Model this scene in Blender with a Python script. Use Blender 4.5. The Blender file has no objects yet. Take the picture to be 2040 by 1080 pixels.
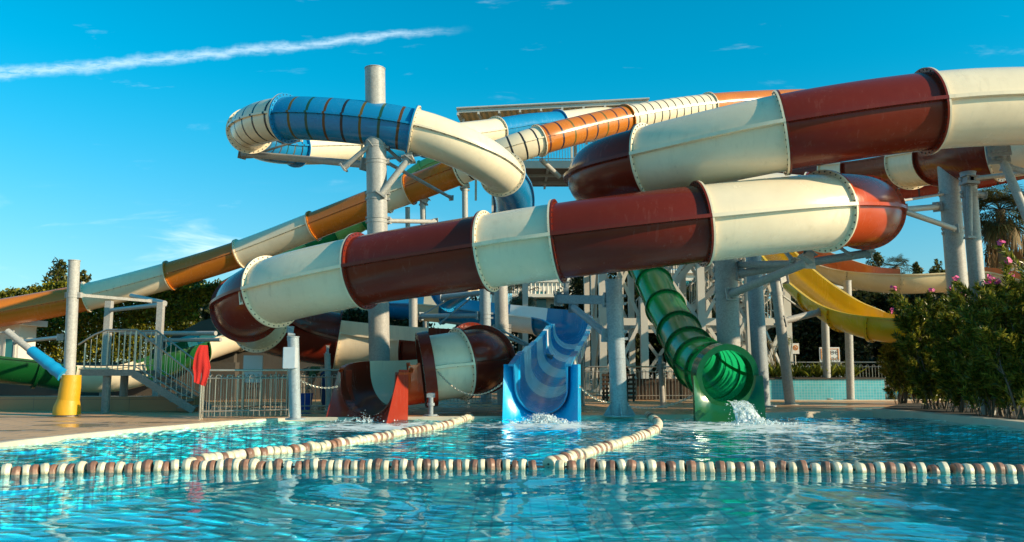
import bpy, bmesh, math, random
import numpy as np
from mathutils import Vector, Matrix, noise as mnoise

random.seed(7)
rng = np.random.default_rng(11)
scene = bpy.context.scene
col = scene.collection
R = math.radians

# ------------------------------------------------------------------ camera
CAM_Z, F_PX, PW, PH, HORIZON = 1.1, 1600.0, 2040.0, 1080.0, 735.0
PITCH = math.atan((HORIZON - PH / 2) / F_PX)
cam_data = bpy.data.cameras.new("camera")
cam_data.sensor_width = 36.0
cam_data.lens = 36.0 * F_PX / PW
cam_data.clip_end = 2000.0
cam = bpy.data.objects.new("camera", cam_data)
cam.location = (0, 0, CAM_Z)
cam.rotation_euler = (R(90) + PITCH, 0, 0)
col.objects.link(cam)
scene.camera = cam

# ------------------------------------------------------------------ sky, sun, exposure
SUN_EL, SUN_AZ = R(21), R(111)          # azimuth clockwise from +Y (view direction) : to the right, a little behind us
TO_SUN = Vector((math.sin(SUN_AZ) * math.cos(SUN_EL), math.cos(SUN_AZ) * math.cos(SUN_EL), math.sin(SUN_EL)))
sun_d = bpy.data.lights.new("sun", 'SUN')
sun_d.energy = 5.0
sun_d.angle = R(0.5)
sun_d.color = (1.0, 0.80, 0.54)
sun = bpy.data.objects.new("sun", sun_d)
sun.rotation_euler = (-TO_SUN).to_track_quat('-Z', 'Y').to_euler()
sun.location = (30, -10, 30)
col.objects.link(sun)

world = bpy.data.worlds.new("World")
scene.world = world
world.use_nodes = True
SKY_STRENGTH = 0.115


class NT:
    """tiny helper for building node trees"""
    def __init__(s, tree):
        s.t = tree
    def node(s, typ, **kw):
        n = s.t.nodes.new(typ)
        for k, v in kw.items():
            setattr(n, k, v)
        return n
    def link(s, a, b):
        s.t.links.new(a, b)
    def setin(s, sock, v):
        if hasattr(v, 'is_output') or isinstance(v, bpy.types.NodeSocket):
            s.link(v, sock)
        else:
            sock.default_value = v
    def math(s, op, a, b=0.0, c=None, clamp=False):
        n = s.node('ShaderNodeMath', operation=op, use_clamp=clamp)
        s.setin(n.inputs[0], a)
        s.setin(n.inputs[1], b)
        if c is not None:
            s.setin(n.inputs[2], c)
        return n.outputs[0]
    def smooth(s, x, lo, hi):
        n = s.node('ShaderNodeMapRange', interpolation_type='SMOOTHSTEP')
        s.setin(n.inputs['Value'], x)
        n.inputs['From Min'].default_value = lo
        n.inputs['From Max'].default_value = hi
        return n.outputs[0]
    def mixc(s, fac, a, b, mode='MIX'):
        n = s.node('ShaderNodeMix', data_type='RGBA', blend_type=mode)
        s.setin(n.inputs[0], fac)
        s.setin(n.inputs[6], a if not isinstance(a, tuple) else (*a[:3], 1))
        s.setin(n.inputs[7], b if not isinstance(b, tuple) else (*b[:3], 1))
        return n.outputs[2]
    def noise(s, vec, scale, detail=3.0, rough=0.55, dist=0.0):
        n = s.node('ShaderNodeTexNoise')
        if vec is not None:
            s.link(vec, n.inputs['Vector'])
        n.inputs['Scale'].default_value = scale
        n.inputs['Detail'].default_value = detail
        n.inputs['Roughness'].default_value = rough
        n.inputs['Distortion'].default_value = dist
        return n.outputs['Fac']
    def mapping(s, vec, scale=(1, 1, 1), rot=(0, 0, 0), loc=(0, 0, 0)):
        n = s.node('ShaderNodeMapping')
        s.link(vec, n.inputs['Vector'])
        n.inputs['Scale'].default_value = scale
        n.inputs['Rotation'].default_value = rot
        n.inputs['Location'].default_value = loc
        return n.outputs[0]


def gnomonic(px, py):
    xc, yc = (px - PW / 2) / F_PX, (PH / 2 - py) / F_PX
    d = (xc, math.cos(PITCH) - yc * math.sin(PITCH), math.sin(PITCH) + yc * math.cos(PITCH))
    return d[0] / d[1], d[2] / d[1]


def build_world():
    t = world.node_tree
    t.nodes.clear()
    n = NT(t)
    sky = n.node('ShaderNodeTexSky', sky_type='NISHITA')
    sky.sun_disc = False
    sky.sun_elevation = SUN_EL
    sky.sun_rotation = SUN_AZ
    sky.air_density = 1.0
    sky.dust_density = 0.6
    sky.ozone_density = 1.5
    tc = n.node('ShaderNodeTexCoord')
    sep = n.node('ShaderNodeSeparateXYZ')
    n.link(tc.outputs['Generated'], sep.inputs[0])
    x, y, z = sep.outputs
    grade = n.mixc(n.smooth(z, 0.0, 0.36), (0.60, 0.86, 0.96), (0.0, 1.12, 1.27))
    tint = n.mixc(1.0, sky.outputs[0], grade, 'MULTIPLY')
    ysafe = n.math('MAXIMUM', y, 0.05)
    u = n.math('DIVIDE', x, ysafe)
    v = n.math('DIVIDE', z, ysafe)
    comb = n.node('ShaderNodeCombineXYZ')
    n.link(u, comb.inputs[0]); n.link(v, comb.inputs[1])
    front = n.smooth(y, 0.05, 0.3)
    # condensation trail : a slightly bent line v(u) with a width that tapers to the right
    (u0, v0), (u1, v1), (u2, v2) = gnomonic(0, 147), gnomonic(470, 103), gnomonic(930, 56)
    a, b, c = np.polyfit([u0, u1, u2], [v0, v1, v2], 2)
    vv = n.math('ADD', n.math('ADD', n.math('MULTIPLY', n.math('MULTIPLY', u, u), float(a)), n.math('MULTIPLY', u, float(b))), float(c))
    wob = n.math('MULTIPLY', n.math('SUBTRACT', n.noise(comb.outputs[0], 22, 4, 0.6), 0.5), 0.022)
    dist = n.math('ABSOLUTE', n.math('ADD', n.math('SUBTRACT', v, vv), wob))
    frac = n.math('DIVIDE', n.math('SUBTRACT', u, float(u0)), float(u2 - u0))
    wid = n.math('MULTIPLY_ADD', frac, -0.0050, 0.0130)
    body = n.math('SUBTRACT', 1.0, n.math('DIVIDE', dist, wid), clamp=True)
    body = n.smooth(body, 0.0, 1.15)
    ends = n.math('MULTIPLY', n.smooth(frac, 1.03, 0.8), front)
    ends = n.math('MULTIPLY', n.math('SUBTRACT', 1.0, n.smooth(frac, 0.82, 1.02)), front)
    puff = n.noise(n.mapping(comb.outputs[0], (26, 120, 1), (0, 0, 0.35)), 1.6, 7, 0.68)
    puff = n.smooth(puff, 0.25, 0.62)
    trail = n.math('MULTIPLY', n.math('MULTIPLY', body, ends), n.math('MULTIPLY_ADD', puff, 0.46, 0.05))
    # low soft wisps near the horizon on the left
    wis = n.noise(n.mapping(comb.outputs[0], (3.2, 16, 1)), 1.4, 6, 0.6, 0.6)
    wis = n.smooth(wis, 0.5, 0.78)
    low = n.math('MULTIPLY', n.smooth(v, 0.02, 0.12), n.math('SUBTRACT', 1.0, n.smooth(v, 0.15, 0.25)))
    left = n.math('SUBTRACT', 1.0, n.smooth(u, -0.45, 0.1))
    wisp = n.math('MULTIPLY', n.math('MULTIPLY', wis, low), n.math('MULTIPLY', left, 0.75))
    hi = n.noise(n.mapping(comb.outputs[0], (6, 26, 1), (0, 0, 0.25), (3, 1, 0)), 1.2, 7, 0.62, 0.4)
    hi = n.math('MULTIPLY', n.smooth(hi, 0.62, 0.85), 0.22)
    cl = n.math('ADD', n.math('ADD', trail, wisp), n.math('MULTIPLY', hi, front), clamp=True)
    cmix = n.mixc(cl, tint, (7.2, 8.6, 9.4))
    bg = n.node('ShaderNodeBackground')
    n.link(cmix, bg.inputs['Color'])
    bg.inputs['Strength'].default_value = SKY_STRENGTH
    out = n.node('ShaderNodeOutputWorld')
    n.link(bg.outputs[0], out.inputs[0])


build_world()
scene.view_settings.view_transform = 'Standard'
scene.view_settings.look = 'None'
scene.view_settings.exposure = 0.45
scene.view_settings.gamma = 1.0
scene.render.engine = 'CYCLES'
scene.cycles.use_denoising = True
scene.cycles.max_bounces = 8
scene.cycles.transparent_max_bounces = 12
scene.cycles.sample_clamp_indirect = 6.0
scene.cycles.blur_glossy = 0.4


# ------------------------------------------------------------------ pixel -> place helpers
def ray(px, py):
    xc, yc = (px - PW / 2) / F_PX, (PH / 2 - py) / F_PX
    return Vector((xc, math.cos(PITCH) - yc * math.sin(PITCH), math.sin(PITCH) + yc * math.cos(PITCH)))


def at(px, py, Y):
    d = ray(px, py)
    return Vector((0, 0, CAM_Z)) + d * (Y / d.y)


def gnd(px, py, z=0.0):
    d = ray(px, py)
    return Vector((0, 0, CAM_Z)) + d * ((z - CAM_Z) / d.z)


DECK = 0.05


# ------------------------------------------------------------------ materials
MATS = {}


def new_mat(name):
    m = bpy.data.materials.new(name)
    m.use_nodes = True
    t = m.node_tree
    t.nodes.clear()
    n = NT(t)
    out = n.node('ShaderNodeOutputMaterial')
    p = n.node('ShaderNodeBsdfPrincipled')
    n.link(p.outputs[0], out.inputs[0])
    MATS[name] = m
    return m, n, p, out


def plain(name, color, rough=0.5, metal=0.0, var=0.12, scale=6.0, bump=0.0, bscale=40.0, coat=0.0):
    m, n, p, out = new_mat(name)
    tc = n.node('ShaderNodeTexCoord')
    f = n.noise(tc.outputs['Object'], scale, 4, 0.6)
    k = n.math('MULTIPLY_ADD', f, 2 * var, 1 - var)
    cm = n.node('ShaderNodeVectorMath', operation='SCALE')
    cm.inputs[0].default_value = color
    n.link(k, cm.inputs['Scale'])
    n.link(cm.outputs[0], p.inputs['Base Color'])
    p.inputs['Metallic'].default_value = metal
    n.link(n.math('MULTIPLY_ADD', f, 0.16, rough - 0.08), p.inputs['Roughness'])
    p.inputs['Coat Weight'].default_value = coat
    if bump:
        b = n.node('ShaderNodeBump')
        b.inputs['Strength'].default_value = bump
        b.inputs['Distance'].default_value = 0.02
        n.link(n.noise(tc.outputs['Object'], bscale, 3), b.inputs['Height'])
        n.link(b.outputs[0], p.inputs['Normal'])
    return m


def gelcoat(name, color, stain=(0.35, 0.28, 0.18), transl=0.0, stripes=None, stain_amt=0.25, rough=0.2, spec=0.5, through=None):
    """glass-fibre slide shell : glossy, faint run-off streaks, optional see-through stripes across"""
    m, n, p, out = new_mat(name)
    geo = n.node('ShaderNodeNewGeometry')
    pos = geo.outputs['Position']
    big = n.noise(pos, 0.7, 4, 0.6)
    streak = n.noise(n.mapping(pos, (9, 9, 0.9)), 1.0, 5, 0.65)
    st = n.math('MULTIPLY', n.smooth(streak, 0.48, 0.8), n.smooth(big, 0.35, 0.7))
    c = n.mixc(n.math('MULTIPLY', st, stain_amt), color, stain)
    k = n.math('MULTIPLY_ADD', big, 0.36, 0.82)
    sc = n.node('ShaderNodeVectorMath', operation='SCALE')
    n.link(c, sc.inputs[0]); n.link(k, sc.inputs['Scale'])
    c = sc.outputs[0]
    if stripes:
        at_ = n.node('ShaderNodeAttribute', attribute_name='along')
        q = n.math('DIVIDE', at_.outputs['Fac'], stripes[0])
        fr = n.math('FRACT', q)
        on = n.math('LESS_THAN', n.math('ABSOLUTE', n.math('SUBTRACT', fr, 0.5)), stripes[1])
        idx = n.math('MODULO', n.math('FLOOR', q), float(len(stripes[2])))
        cc = stripes[2][0]
        for i, k2 in enumerate(stripes[2][1:], 1):
            cc = n.mixc(n.math('COMPARE', idx, float(i), 0.2), cc, k2)
        c = n.mixc(on, c, cc)
    n.link(c, p.inputs['Base Color'])
    n.link(n.math('ADD', n.math('MULTIPLY_ADD', n.noise(pos, 2.5, 4), 0.26, rough - 0.10), n.math('MULTIPLY', st, 0.25)), p.inputs['Roughness'])
    p.inputs['Specular IOR Level'].default_value = spec
    b = n.node('ShaderNodeBump')
    b.inputs['Strength'].default_value = 0.12
    b.inputs['Distance'].default_value = 0.03
    n.link(n.noise(pos, 3.0, 2), b.inputs['Height'])
    n.link(b.outputs[0], p.inputs['Normal'])
    if transl:
        tr = n.node('ShaderNodeBsdfTranslucent')
        if through:
            tr.inputs['Color'].default_value = (*through, 1)
        else:
            n.link(c, tr.inputs['Color'])
        mx = n.node('ShaderNodeMixShader')
        mx.inputs[0].default_value = transl
        n.link(p.outputs[0], mx.inputs[1]); n.link(tr.outputs[0], mx.inputs[2])
        n.link(mx.outputs[0], out.inputs[0])
    return m


C_MAROON = (0.160, 0.019, 0.009)
C_CREAM = (0.80, 0.67, 0.475)
C_BLUE = (0.007, 0.20, 0.42)
C_ORANGE = (0.52, 0.155, 0.015)
C_GREEN = (0.010, 0.16, 0.055)
C_YELLOW = (0.78, 0.47, 0.012)
STR_DARK = [(0.02, 0.022, 0.025), (0.02, 0.022, 0.025), (0.02, 0.022, 0.025)]
STR_COL = [(0.02, 0.022, 0.025), (0.12, 0.085, 0.012), (0.015, 0.075, 0.05), (0.10, 0.045, 0.01)]
gelcoat('maroon_shell', C_MAROON, stain=(0.27, 0.11, 0.08), stain_amt=0.26, rough=0.18, spec=0.25)
gelcoat('sunlit_maroon_shell', (0.55, 0.075, 0.02), stain=(0.3, 0.1, 0.05), stain_amt=0.12, transl=0.2)  # brighter copy of the maroon, with direct sun put into the colour
gelcoat('cream_shell', C_CREAM, stain_amt=0.58)
gelcoat('blue_shell', C_BLUE, stain=(0.1, 0.3, 0.5), stain_amt=0.15)
gelcoat('chute_red_shell', (0.30, 0.030, 0.014), stain=(0.3, 0.1, 0.06), stain_amt=0.2)
gelcoat('lit_trough_blue_shell', (0.012, 0.27, 0.52), stain=(0.1, 0.3, 0.5), stain_amt=0.15)  # lighter copy of the blue, ambient light in the trough put into its colour
gelcoat('sunlit_blue_shell', (0.004, 0.42, 0.78), stain=(0.1, 0.3, 0.5), stain_amt=0.12)  # lit copy of the blue for the nose, sunlight put into the colour
gelcoat('pale_blue_shell', (0.88, 0.87, 0.83), stain=(0.3, 0.33, 0.33))
gelcoat('orange_shell', C_ORANGE, stain=(0.30, 0.15, 0.05))
gelcoat('green_shell', C_GREEN, stain=(0.06, 0.16, 0.06), transl=0.42, rough=0.13, through=(0.015, 0.66, 0.24))
gelcoat('dark_green_shell', (0.006, 0.085, 0.022), stain=(0.06, 0.16, 0.06), rough=0.13)
gelcoat('opaque_green_shell', (0.006, 0.075, 0.015), stain=(0.06, 0.16, 0.06))
gelcoat('pale_green_shell', (0.25, 0.40, 0.10), stain=(0.1, 0.2, 0.06))
gelcoat('yellow_shell', C_YELLOW, stain=(0.45, 0.25, 0.03))
gelcoat('cream_trough_shell', (0.66, 0.52, 0.30), stain=(0.4, 0.3, 0.15))
gelcoat('terracotta_shell', (0.50, 0.16, 0.045), stain=(0.3, 0.12, 0.05))
gelcoat('cream_striped_shell', C_CREAM, stripes=(0.46, 0.075, STR_DARK), stain_amt=0.3)
gelcoat('blue_striped_shell', C_BLUE, stripes=(0.48, 0.075, STR_COL), stain=(0.1, 0.3, 0.5), stain_amt=0.15)
gelcoat('orange_striped_shell', C_ORANGE, stripes=(0.62, 0.07, [(0.02, 0.02, 0.04), (0.10, 0.03, 0.02), (0.12, 0.10, 0.02)]), stain=(0.30, 0.15, 0.05))
gelcoat('maroon_striped_shell', (0.22, 0.018, 0.010), stripes=(0.7, 0.05, [(0.02, 0.02, 0.04), (0.12, 0.06, 0.02)]), stain=(0.3, 0.1, 0.05))
plain('bolt_steel', (0.035, 0.033, 0.03), 0.5, 0.4)
plain('white_paint', (0.58, 0.54, 0.47), 0.45, 0, 0.12, 1.5)
gelcoat('roof_sheet', (0.62, 0.46, 0.27), transl=0.45, rough=0.6)
plain('platform_board', (0.16, 0.11, 0.075), 0.7)
plain('stainless', (0.42, 0.37, 0.30), 0.32, 0.75, 0.15)
plain('yellow_pad', (0.60, 0.31, 0.008), 0.5, 0, 0.15, 3, 0.3, 9)
plain('blue_pad', (0.006, 0.27, 0.52), 0.45, 0, 0.12, 3, 0.3, 9)
plain('towel_red', (0.42, 0.012, 0.008), 0.9, 0, 0.15, 8, 0.5, 60)
plain('wood_brown', (0.055, 0.032, 0.018), 0.7, 0, 0.3, 9)
plain('kerb_stone', (0.56, 0.48, 0.36), 0.6, 0, 0.2, 3, 0.2, 30)
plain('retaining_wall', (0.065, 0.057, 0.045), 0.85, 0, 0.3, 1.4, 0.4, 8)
plain('building_render', (0.72, 0.68, 0.60), 0.7, 0, 0.1, 1)
plain('building_roof', (0.30, 0.12, 0.07), 0.7)
plain('window_glass', (0.03, 0.20, 0.22), 0.08, 0.0)
plain('sign_white', (0.72, 0.72, 0.70), 0.45, 0, 0.05)
plain('sign_orange', (0.60, 0.22, 0.04), 0.5)
plain('sign_dark', (0.03, 0.035, 0.04), 0.5)
plain('grey_cabinet', (0.50, 0.53, 0.56), 0.4)
plain('skin', (0.50, 0.25, 0.15), 0.5)
plain('green_shirt', (0.07, 0.10, 0.035), 0.85)
plain('blue_trousers', (0.02, 0.035, 0.10), 0.85)
plain('hair_grey', (0.10, 0.08, 0.06), 0.8)
plain('blue_bucket', (0.01, 0.07, 0.36), 0.35)


def float_mat(name, c1, c2, grime):
    m, n, p, out = new_mat(name)
    oi = n.node('ShaderNodeObjectInfo')
    tc = n.node('ShaderNodeTexCoord')
    geo = n.node('ShaderNodeNewGeometry')
    c = n.mixc(oi.outputs['Random'], c1, c2)
    f = n.noise(geo.outputs['Position'], 16, 5, 0.65)
    sp = n.node('ShaderNodeSeparateXYZ'); n.link(geo.outputs['Position'], sp.inputs[0])
    scum = n.math('MULTIPLY', n.math('SUBTRACT', 1.0, n.smooth(sp.outputs[2], 0.012, 0.045)), 0.55)
    c = n.mixc(n.math('MAXIMUM', n.math('MULTIPLY', n.smooth(f, 0.52, 0.75), 0.55), scum), c, grime)
    n.link(c, p.inputs['Base Color'])
    n.link(n.math('MULTIPLY_ADD', f, 0.3, 0.3), p.inputs['Roughness'])


float_mat('float_cream', (0.72, 0.63, 0.47), (0.60, 0.52, 0.36), (0.36, 0.27, 0.15))
float_mat('float_brown', (0.30, 0.14, 0.085), (0.17, 0.085, 0.06), (0.40, 0.27, 0.19))
plain('float_rope', (0.04, 0.04, 0.04), 0.8)
plain('bark', (0.16, 0.12, 0.085), 0.9, 0, 0.3, 8, 0.6, 25)
plain('pale_stem', (0.13, 0.10, 0.07), 0.8, 0, 0.3, 8)
plain('soil', (0.045, 0.033, 0.022), 0.95, 0, 0.35, 6, 0.6, 20)
plain('palm_skirt', (0.24, 0.16, 0.075), 0.9, 0, 0.35, 4)
plain('flower_pink', (0.72, 0.10, 0.30), 0.6, 0, 0.2, 20)
plain('flower_red', (0.65, 0.03, 0.03), 0.6)


def galvanised(name, color):
    m, n, p, out = new_mat(name)
    geo = n.node('ShaderNodeNewGeometry')
    pos = geo.outputs['Position']
    v = n.node('ShaderNodeTexVoronoi')
    v.inputs['Scale'].default_value = 34
    n.link(pos, v.inputs['Vector'])
    sp = n.node('ShaderNodeSeparateColor')
    n.link(v.outputs['Color'], sp.inputs[0])
    f = n.noise(n.mapping(pos, (2, 2, 0.7)), 1.3, 5, 0.65)
    k = n.math('ADD', n.math('MULTIPLY_ADD', sp.outputs[0], 0.28, 0.66), n.math('MULTIPLY', f, 0.45))
    sc = n.node('ShaderNodeVectorMath', operation='SCALE')
    sc.inputs[0].default_value = color
    n.link(k, sc.inputs['Scale'])
    n.link(sc.outputs[0], p.inputs['Base Color'])
    p.inputs['Metallic'].default_value = 0.0
    p.inputs['Specular IOR Level'].default_value = 0.4
    n.link(n.math('MULTIPLY_ADD', f, 0.3, 0.36), p.inputs['Roughness'])


galvanised('galvanised', (0.36, 0.345, 0.315))
galvanised('steel_grey', (0.22, 0.205, 0.18))
galvanised('galvanised_blue', (0.27, 0.31, 0.33))


def leaf_mat(name, dark, light, transl=0.3, rough=0.4):
    m, n, p, out = new_mat(name)
    geo = n.node('ShaderNodeNewGeometry')
    r = geo.outputs['Random Per Island']
    f = n.math('POWER', r, 1.8)
    c = n.mixc(f, dark, light)
    n.link(c, p.inputs['Base Color'])
    p.inputs['Roughness'].default_value = rough
    p.inputs['Specular IOR Level'].default_value = 0.35
    tr = n.node('ShaderNodeBsdfTranslucent')
    n.link(c, tr.inputs['Color'])
    mx = n.node('ShaderNodeMixShader')
    mx.inputs[0].default_value = transl
    n.link(p.outputs[0], mx.inputs[1]); n.link(tr.outputs[0], mx.inputs[2])
    n.link(mx.outputs[0], out.inputs[0])


leaf_mat('hedge_leaf', (0.045, 0.062, 0.006), (0.38, 0.33, 0.022))
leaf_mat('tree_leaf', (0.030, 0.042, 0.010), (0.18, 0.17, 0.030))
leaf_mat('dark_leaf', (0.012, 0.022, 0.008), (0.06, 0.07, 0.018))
leaf_mat('oleander_leaf', (0.058, 0.088, 0.010), (0.42, 0.39, 0.05), 0.42, 0.28)
leaf_mat('conifer_leaf', (0.035, 0.05, 0.008), (0.17, 0.17, 0.02))
leaf_mat('palm_leaf', (0.045, 0.055, 0.018), (0.16, 0.15, 0.055))
leaf_mat('strap_leaf', (0.05, 0.085, 0.012), (0.30, 0.30, 0.03))
leaf_mat('dry_stalk', (0.25, 0.17, 0.07), (0.40, 0.30, 0.14))


def tiles(name, c1, c2, mortar, size, msize, rough, wet=False, mortar_smooth=0.1, distort=0.0):
    m, n, p, out = new_mat(name)
    geo = n.node('ShaderNodeNewGeometry')
    pos = geo.outputs['Position']
    if size[2] == 'xz':
        sp = n.node('ShaderNodeSeparateXYZ'); n.link(pos, sp.inputs[0])
        cb = n.node('ShaderNodeCombineXYZ')
        n.link(sp.outputs[0], cb.inputs[0]); n.link(sp.outputs[2], cb.inputs[1])
        vec = cb.outputs[0]
    else:
        vec = pos
    br = n.node('ShaderNodeTexBrick')
    br.offset = 0.0 if size[2] != 'run' else 0.5
    br.squash = 1.0
    n.link(vec, br.inputs['Vector'])
    br.inputs['Color1'].default_value = (*c1, 1)
    br.inputs['Color2'].default_value = (*c2, 1)
    br.inputs['Mortar'].default_value = (*mortar, 1)
    br.inputs['Scale'].default_value = 1.0
    br.inputs['Mortar Size'].default_value = msize
    br.inputs['Mortar Smooth'].default_value = mortar_smooth
    br.inputs['Brick Width'].default_value = size[0]
    br.inputs['Row Height'].default_value = size[1]
    f = n.noise(pos, 0.6, 5, 0.6)
    k = n.math('MULTIPLY_ADD', f, 0.5, 0.75)
    sc = n.node('ShaderNodeVectorMath', operation='SCALE')
    n.link(br.outputs['Color'], sc.inputs[0]); n.link(k, sc.inputs['Scale'])
    c = sc.outputs[0]
    r = rough
    if wet:
        w = n.smooth(n.noise(n.mapping(pos, (0.5, 1.4, 1)), 0.9, 3), 0.52, 0.62)
        c = n.mixc(n.math('MULTIPLY', w, 0.45), c, (0.10, 0.075, 0.05))
        r = n.math('MULTIPLY_ADD', w, -0.38, rough)
    n.link(c, p.inputs['Base Color'])
    n.setin(p.inputs['Roughness'], r)
    return m


tiles('paving', (0.68, 0.37, 0.165), (0.60, 0.325, 0.145), (0.20, 0.14, 0.085), (0.6, 0.3, 'run'), 0.014, 0.55, True)
tiles('bench_tile', (0.38, 0.195, 0.09), (0.31, 0.165, 0.08), (0.14, 0.10, 0.07), (1.2, 0.34, 'xz'), 0.006, 0.4)
tiles('pool_tile', (0.001, 0.42, 0.52), (0.002, 0.50, 0.58), (0.001, 0.19, 0.29), (0.30, 0.30, 'sq'), 0.018, 0.4)
tiles('aqua_mosaic', (0.10, 0.46, 0.52), (0.14, 0.52, 0.58), (0.40, 0.55, 0.55), (0.10, 0.10, 'xz'), 0.006, 0.2)

# ------------------------------------------------------------------ mesh building


class MB:
    def __init__(s):
        s.v, s.f, s.m, s.a, s.has_a = [], [], [], [], False

    def add(s, verts, faces, mat=0, along=None):
        o = len(s.v)
        s.v.extend([tuple(q) for q in verts])
        s.a.extend(along if along is not None else [0.0] * len(verts))
        if along is not None:
            s.has_a = True
        for i, f in enumerate(faces):
            s.f.append(tuple(j + o for j in f))
            s.m.append(mat[i] if isinstance(mat, list) else mat)

    def box(s, lo, hi, mat=0, M=None):
        x0, y0, z0 = lo; x1, y1, z1 = hi
        v = [Vector(q) for q in ((x0, y0, z0), (x1, y0, z0), (x1, y1, z0), (x0, y1, z0), (x0, y0, z1), (x1, y0, z1), (x1, y1, z1), (x0, y1, z1))]
        if M is not None:
            v = [M @ q for q in v]
        s.add(v, [(0, 3, 2, 1), (4, 5, 6, 7), (0, 1, 5, 4), (1, 2, 6, 5), (2, 3, 7, 6), (3, 0, 4, 7)], mat)

    def beam(s, p0, p1, w, h, mat=0, up=Vector((0, 0, 1))):
        """rectangular bar from p0 to p1, w wide and h deep"""
        p0, p1 = Vector(p0), Vector(p1)
        t = (p1 - p0).normalized()
        if abs(t.dot(up)) > 0.98:
            up = Vector((0, 1, 0))
        a = t.cross(up).normalized()
        b = a.cross(t).normalized()
        q = [(-w / 2, -h / 2), (w / 2, -h / 2), (w / 2, h / 2), (-w / 2, h / 2)]
        v = [p0 + a * i + b * j for i, j in q] + [p1 + a * i + b * j for i, j in q]
        s.add(v, [(0, 1, 2, 3), (7, 6, 5, 4), (0, 4, 5, 1), (1, 5, 6, 2), (2, 6, 7, 3), (3, 7, 4, 0)], mat)

    def tube(s, pts, r, seg=10, mat=0, caps=True):
        pts = [Vector(p) for p in pts]
        n = len(pts)
        rr = r if isinstance(r, (list, tuple)) else [r] * n
        prev = None
        vs = []
        for i, p in enumerate(pts):
            t = (pts[min(i + 1, n - 1)] - pts[max(i - 1, 0)])
            t = t.normalized() if t.length > 1e-9 else Vector((0, 0, 1))
            if prev is None:
                ref = Vector((0, 0, 1)) if abs(t.z) < 0.95 else Vector((1, 0, 0))
                a = t.cross(ref).normalized()
            else:
                a = (prev - t * prev.dot(t))
                a = a.normalized() if a.length > 1e-6 else t.orthogonal().normalized()
            prev = a
            b = t.cross(a)
            for k in range(seg):
                th = 2 * math.pi * k / seg
                vs.append(p + (a * math.cos(th) + b * math.sin(th)) * rr[i])
        fs = []
        for i in range(n - 1):
            for k in range(seg):
                k2 = (k + 1) % seg
                fs.append((i * seg + k, i * seg + k2, (i + 1) * seg + k2, (i + 1) * seg + k))
        if caps:
            fs.append(tuple(reversed(range(seg))))
            fs.append(tuple((n - 1) * seg + k for k in range(seg)))
        s.add(vs, fs, mat)

    def sweep(s, P, S, N, loop, mats, along=None, caps=True):
        """closed profile loop [(a,b)...] carried along P with frame S,N ; mats one per loop edge"""
        k = len(loop)
        vs, al = [], []
        for i in range(len(P)):
            lp = loop[i] if isinstance(loop[0][0], (tuple, list)) else loop
            for a, b in lp:
                vs.append(P[i] + S[i] * a + N[i] * b)
                al.append(along[i] if along is not None else 0.0)
        k = len(loop[0]) if isinstance(loop[0][0], (tuple, list)) else len(loop)
        fs, ms = [], []
        for i in range(len(P) - 1):
            for j in range(k):
                j2 = (j + 1) % k
                fs.append((i * k + j, (i + 1) * k + j, (i + 1) * k + j2, i * k + j2))
                ms.append(mats[j] if isinstance(mats, list) else mats)
        if caps:
            fs.append(tuple(range(k)))
            fs.append(tuple(reversed([(len(P) - 1) * k + j for j in range(k)])))
            ms += [mats[0] if isinstance(mats, list) else mats] * 2
        s.add(vs, fs, ms, al if along is not None else None)

    def build(s, name, mats, parent=None, smooth=True, angle=38, origin=None):
        me = bpy.data.meshes.new(name)
        vs = s.v
        if origin is not None:
            o = Vector(origin)
            vs = [(q[0] - o.x, q[1] - o.y, q[2] - o.z) for q in s.v]
        me.from_pydata(vs, [], s.f)
        for m in (mats if isinstance(mats, (list, tuple)) else [mats]):
            me.materials.append(MATS[m])
        me.polygons.foreach_set('material_index', s.m)
        if s.has_a:
            at_ = me.attributes.new('along', 'FLOAT', 'POINT')
            at_.data.foreach_set('value', s.a)
        if smooth:
            me.polygons.foreach_set('use_smooth', [True] * len(me.polygons))
            me.set_sharp_from_angle(angle=R(angle))
        me.update()
        ob = bpy.data.objects.new(name, me)
        col.objects.link(ob)
        if origin is not None:
            ob.location = origin
        if parent is not None:
            ob.parent = parent
            if origin is None:
                ob.location = (0, 0, 0)
                ob.matrix_parent_inverse = Matrix.Translation(-Vector(parent_loc(parent)))
            else:
                ob.location = Vector(origin)
                ob.matrix_parent_inverse = Matrix.Translation(-Vector(parent_loc(parent)))
        return ob


def parent_loc(p):
    # world position of a parent (every parent in this script is unrotated)
    return PW_LOC.get(p.name, p.location)


PW_LOC = {}


def tag(o, label, cat, group=None, kind=None):
    o['label'] = label
    o['category'] = cat
    if group:
        o['group'] = group
    if kind:
        o['kind'] = kind
    return o


def structure(o, kind='structure'):
    o['kind'] = kind
    return o


def thing(name, loc, label, cat, group=None):
    o = bpy.data.objects.new(name, None)
    o.empty_display_size = 0.3
    o.location = loc
    col.objects.link(o)
    PW_LOC[o.name] = Vector(loc)
    return tag(o, label, cat, group)


def put(mb, name, mats, parent, **kw):
    """a part: world-space mesh hung under its thing"""
    o = mb.build(name, mats, parent, **kw)
    PW_LOC[o.name] = Vector((0, 0, 0)) if kw.get('origin') is None else Vector(kw['origin'])
    return o


def dup(o, parent, loc, rot=None):
    c = o.copy()
    col.objects.link(c)
    c.parent = parent
    c.matrix_parent_inverse = Matrix.Translation(-PW_LOC[parent.name]) if parent is not None else Matrix.Identity(4)
    c.location = loc
    if rot is not None:
        c.rotation_euler = rot
    return c


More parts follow.
